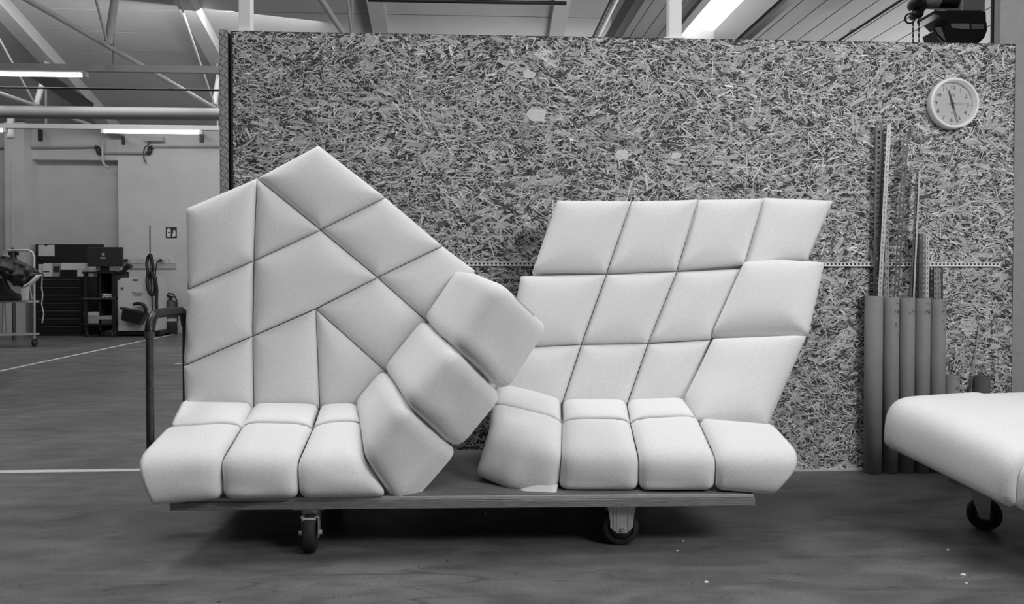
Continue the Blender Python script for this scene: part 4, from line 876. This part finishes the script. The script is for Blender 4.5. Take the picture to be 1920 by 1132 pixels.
def cloth(m):
    from mathutils import noise
    top = [(-60, 462), (0, 479), (22, 483), (45, 494), (62, 503), (79, 516)]; bot = [(-60, 512), (0, 516), (24, 535), (44, 539), (60, 531), (77, 519)]
    nu, nv = 46, 20; fr = []
    def at(L, t): t *= len(L) - 1; k = min(int(t), len(L) - 2); f = t - k; return (L[k][0] * (1 - f) + L[k + 1][0] * f, L[k][1] * (1 - f) + L[k + 1][1] * f)
    for i_ in range(nu + 1):
        for k_ in range(nv + 1):
            u, v = i_ / nu, k_ / nv; a, b = at(top, u), at(bot, u); x, y = a[0] * (1 - v) + b[0] * v, a[1] * (1 - v) + b[1] * v
            fold = noise.noise(Vector((u * 9 + v * 2.5, v * 2.2 - u * 3, 1.3))) + 0.5 * noise.noise(Vector((u * 19 + v * 7, v * 6, 4.1)))
            fr.append(PY(x, y + 1.5 * noise.noise(Vector((u * 14, v * 3, 8))), YT - .16 * math.sin(math.pi * v) - .14 * fold))
    W = nv + 1; n0 = len(fr); back = [p + Vector((0, .06, 0)) for p in fr]
    m.add(fr, [(i_ * W + k_, i_ * W + k_ + 1, (i_ + 1) * W + k_ + 1, (i_ + 1) * W + k_) for i_ in range(nu) for k_ in range(nv)], True)
    m.add(back, [(i_ * W + k_, (i_ + 1) * W + k_, (i_ + 1) * W + k_ + 1, i_ * W + k_ + 1) for i_ in range(nu) for k_ in range(nv)], True)
one('cloth', 'cloth_dark', cloth, cl)
tag(one('webbing_strap', 'paper', lambda m: m.tube([PY(x, y, YT - .2) for x, y in [(44, 537), (58, 531), (70, 519), (78, 515)]], [.01, .03, .03, .008], 8)), 'white webbing edge under the draped dark fabric', 'strap')
tag(one('cord', 'grey_paint', lambda m: m.tube([PY(x, y, YT - .1) for x, y in [(79, 516), (78, 540), (80, 552), (78, 570), (82, 588), (79, 605)]], .01, 6)), 'thin pale cord hanging from the draped fabric to the right of the cart', 'cord')
tag(one('cord', 'mid_paint', lambda m: m.tube([PY(x, y, YT - .22) for x, y in [(54, 531), (57, 545), (60, 560)]], .01, 6)), 'short pale cord hanging between draped fabric and cart shelf', 'cord')
wbg = one('white_bag', 'paper', lambda m: m.prism([PY(x, y, YT - .02) for x, y in [(-40, 500), (2, 500), (20, 526), (40, 534), (39, 562.5), (-40, 564)]], (0, .2, 0))); tag(wbg, 'white paper sack on the cart shelf under the dark fabric', 'sack')
dbg = one('dark_bag', 'cable', lambda m: m.prism([PY(x, y, YT - .12) for x, y in [(-40, 520), (6, 523), (14, 540), (24, 549), (34, 551), (36, 563.5), (-40, 565)]], (0, .09, 0)), None, .02); tag(dbg, 'black rounded bag on the cart shelf in front of the white sack', 'bag')
stn = thing('stand_knob', PZ(25, 622, 0), 'black star-shaped knob on a stand behind the cart', 'stand')
one('pole', 'dark_grey', lambda m: m.cyl((PY(25, 500, 13.4).x, 13.4, 0), (PY(25, 480, 13.4).x, 13.4, PY(25, 478, 13.4).z), .03, n=10), stn)
one('knob', 'black_plastic', lambda m: (m.bar(PY(17, 475, 13.4), PY(34, 475, 13.4), .05, .06), m.cyl(PY(25, 486, 13.4), PY(25, 471, 13.4), .055, .03, n=10), m.cyl(PY(24, 467.5, 13.4), PY(24, 464, 13.4), .02, n=8)), stn)

# ------------------------------------------------------------------ bits of foam on the floor
rs = random.Random(5)
for (x, y, s, lb) in [(1281, 1014, .006, 'under the right end of the trolley'), (1325, 1091, .009, 'in front of the trolley, nearest the camera'), (1777, 1031, .009, 'in front of the dolly, at left of the others'), (1806, 1077, .010, 'farthest forward in front of the dolly at right'),
                      (1812, 1093, .005, 'just below the scraps at lower right'), (1270, 1032, .005, 'at the shadow edge right of the fixed caster'), (910, 962, .006, 'under the middle of the trolley')]:
    c = PZ(x, y, 0); m = MB(); n = 9
    ring_ = [c + Vector((math.cos(2 * math.pi * k / n) * s * rs.uniform(.5, 1.1), math.sin(2 * math.pi * k / n) * s * rs.uniform(.4, .8), 0)) for k in range(n)]
    top = [c + (p - c) * .55 + Vector((0, 0, s * rs.uniform(.25, .5))) for p in ring_]
    m.add(ring_ + top, [tuple(range(n))[::-1], tuple(range(n, 2 * n))] + [(i, (i + 1) % n, n + (i + 1) % n, n + i) for i in range(n)]); o = m.build('foam_scrap', 'foam')
    tag(o, 'white foam scrap on the floor ' + lb, 'foam scrap', 'foam scraps on the floor')
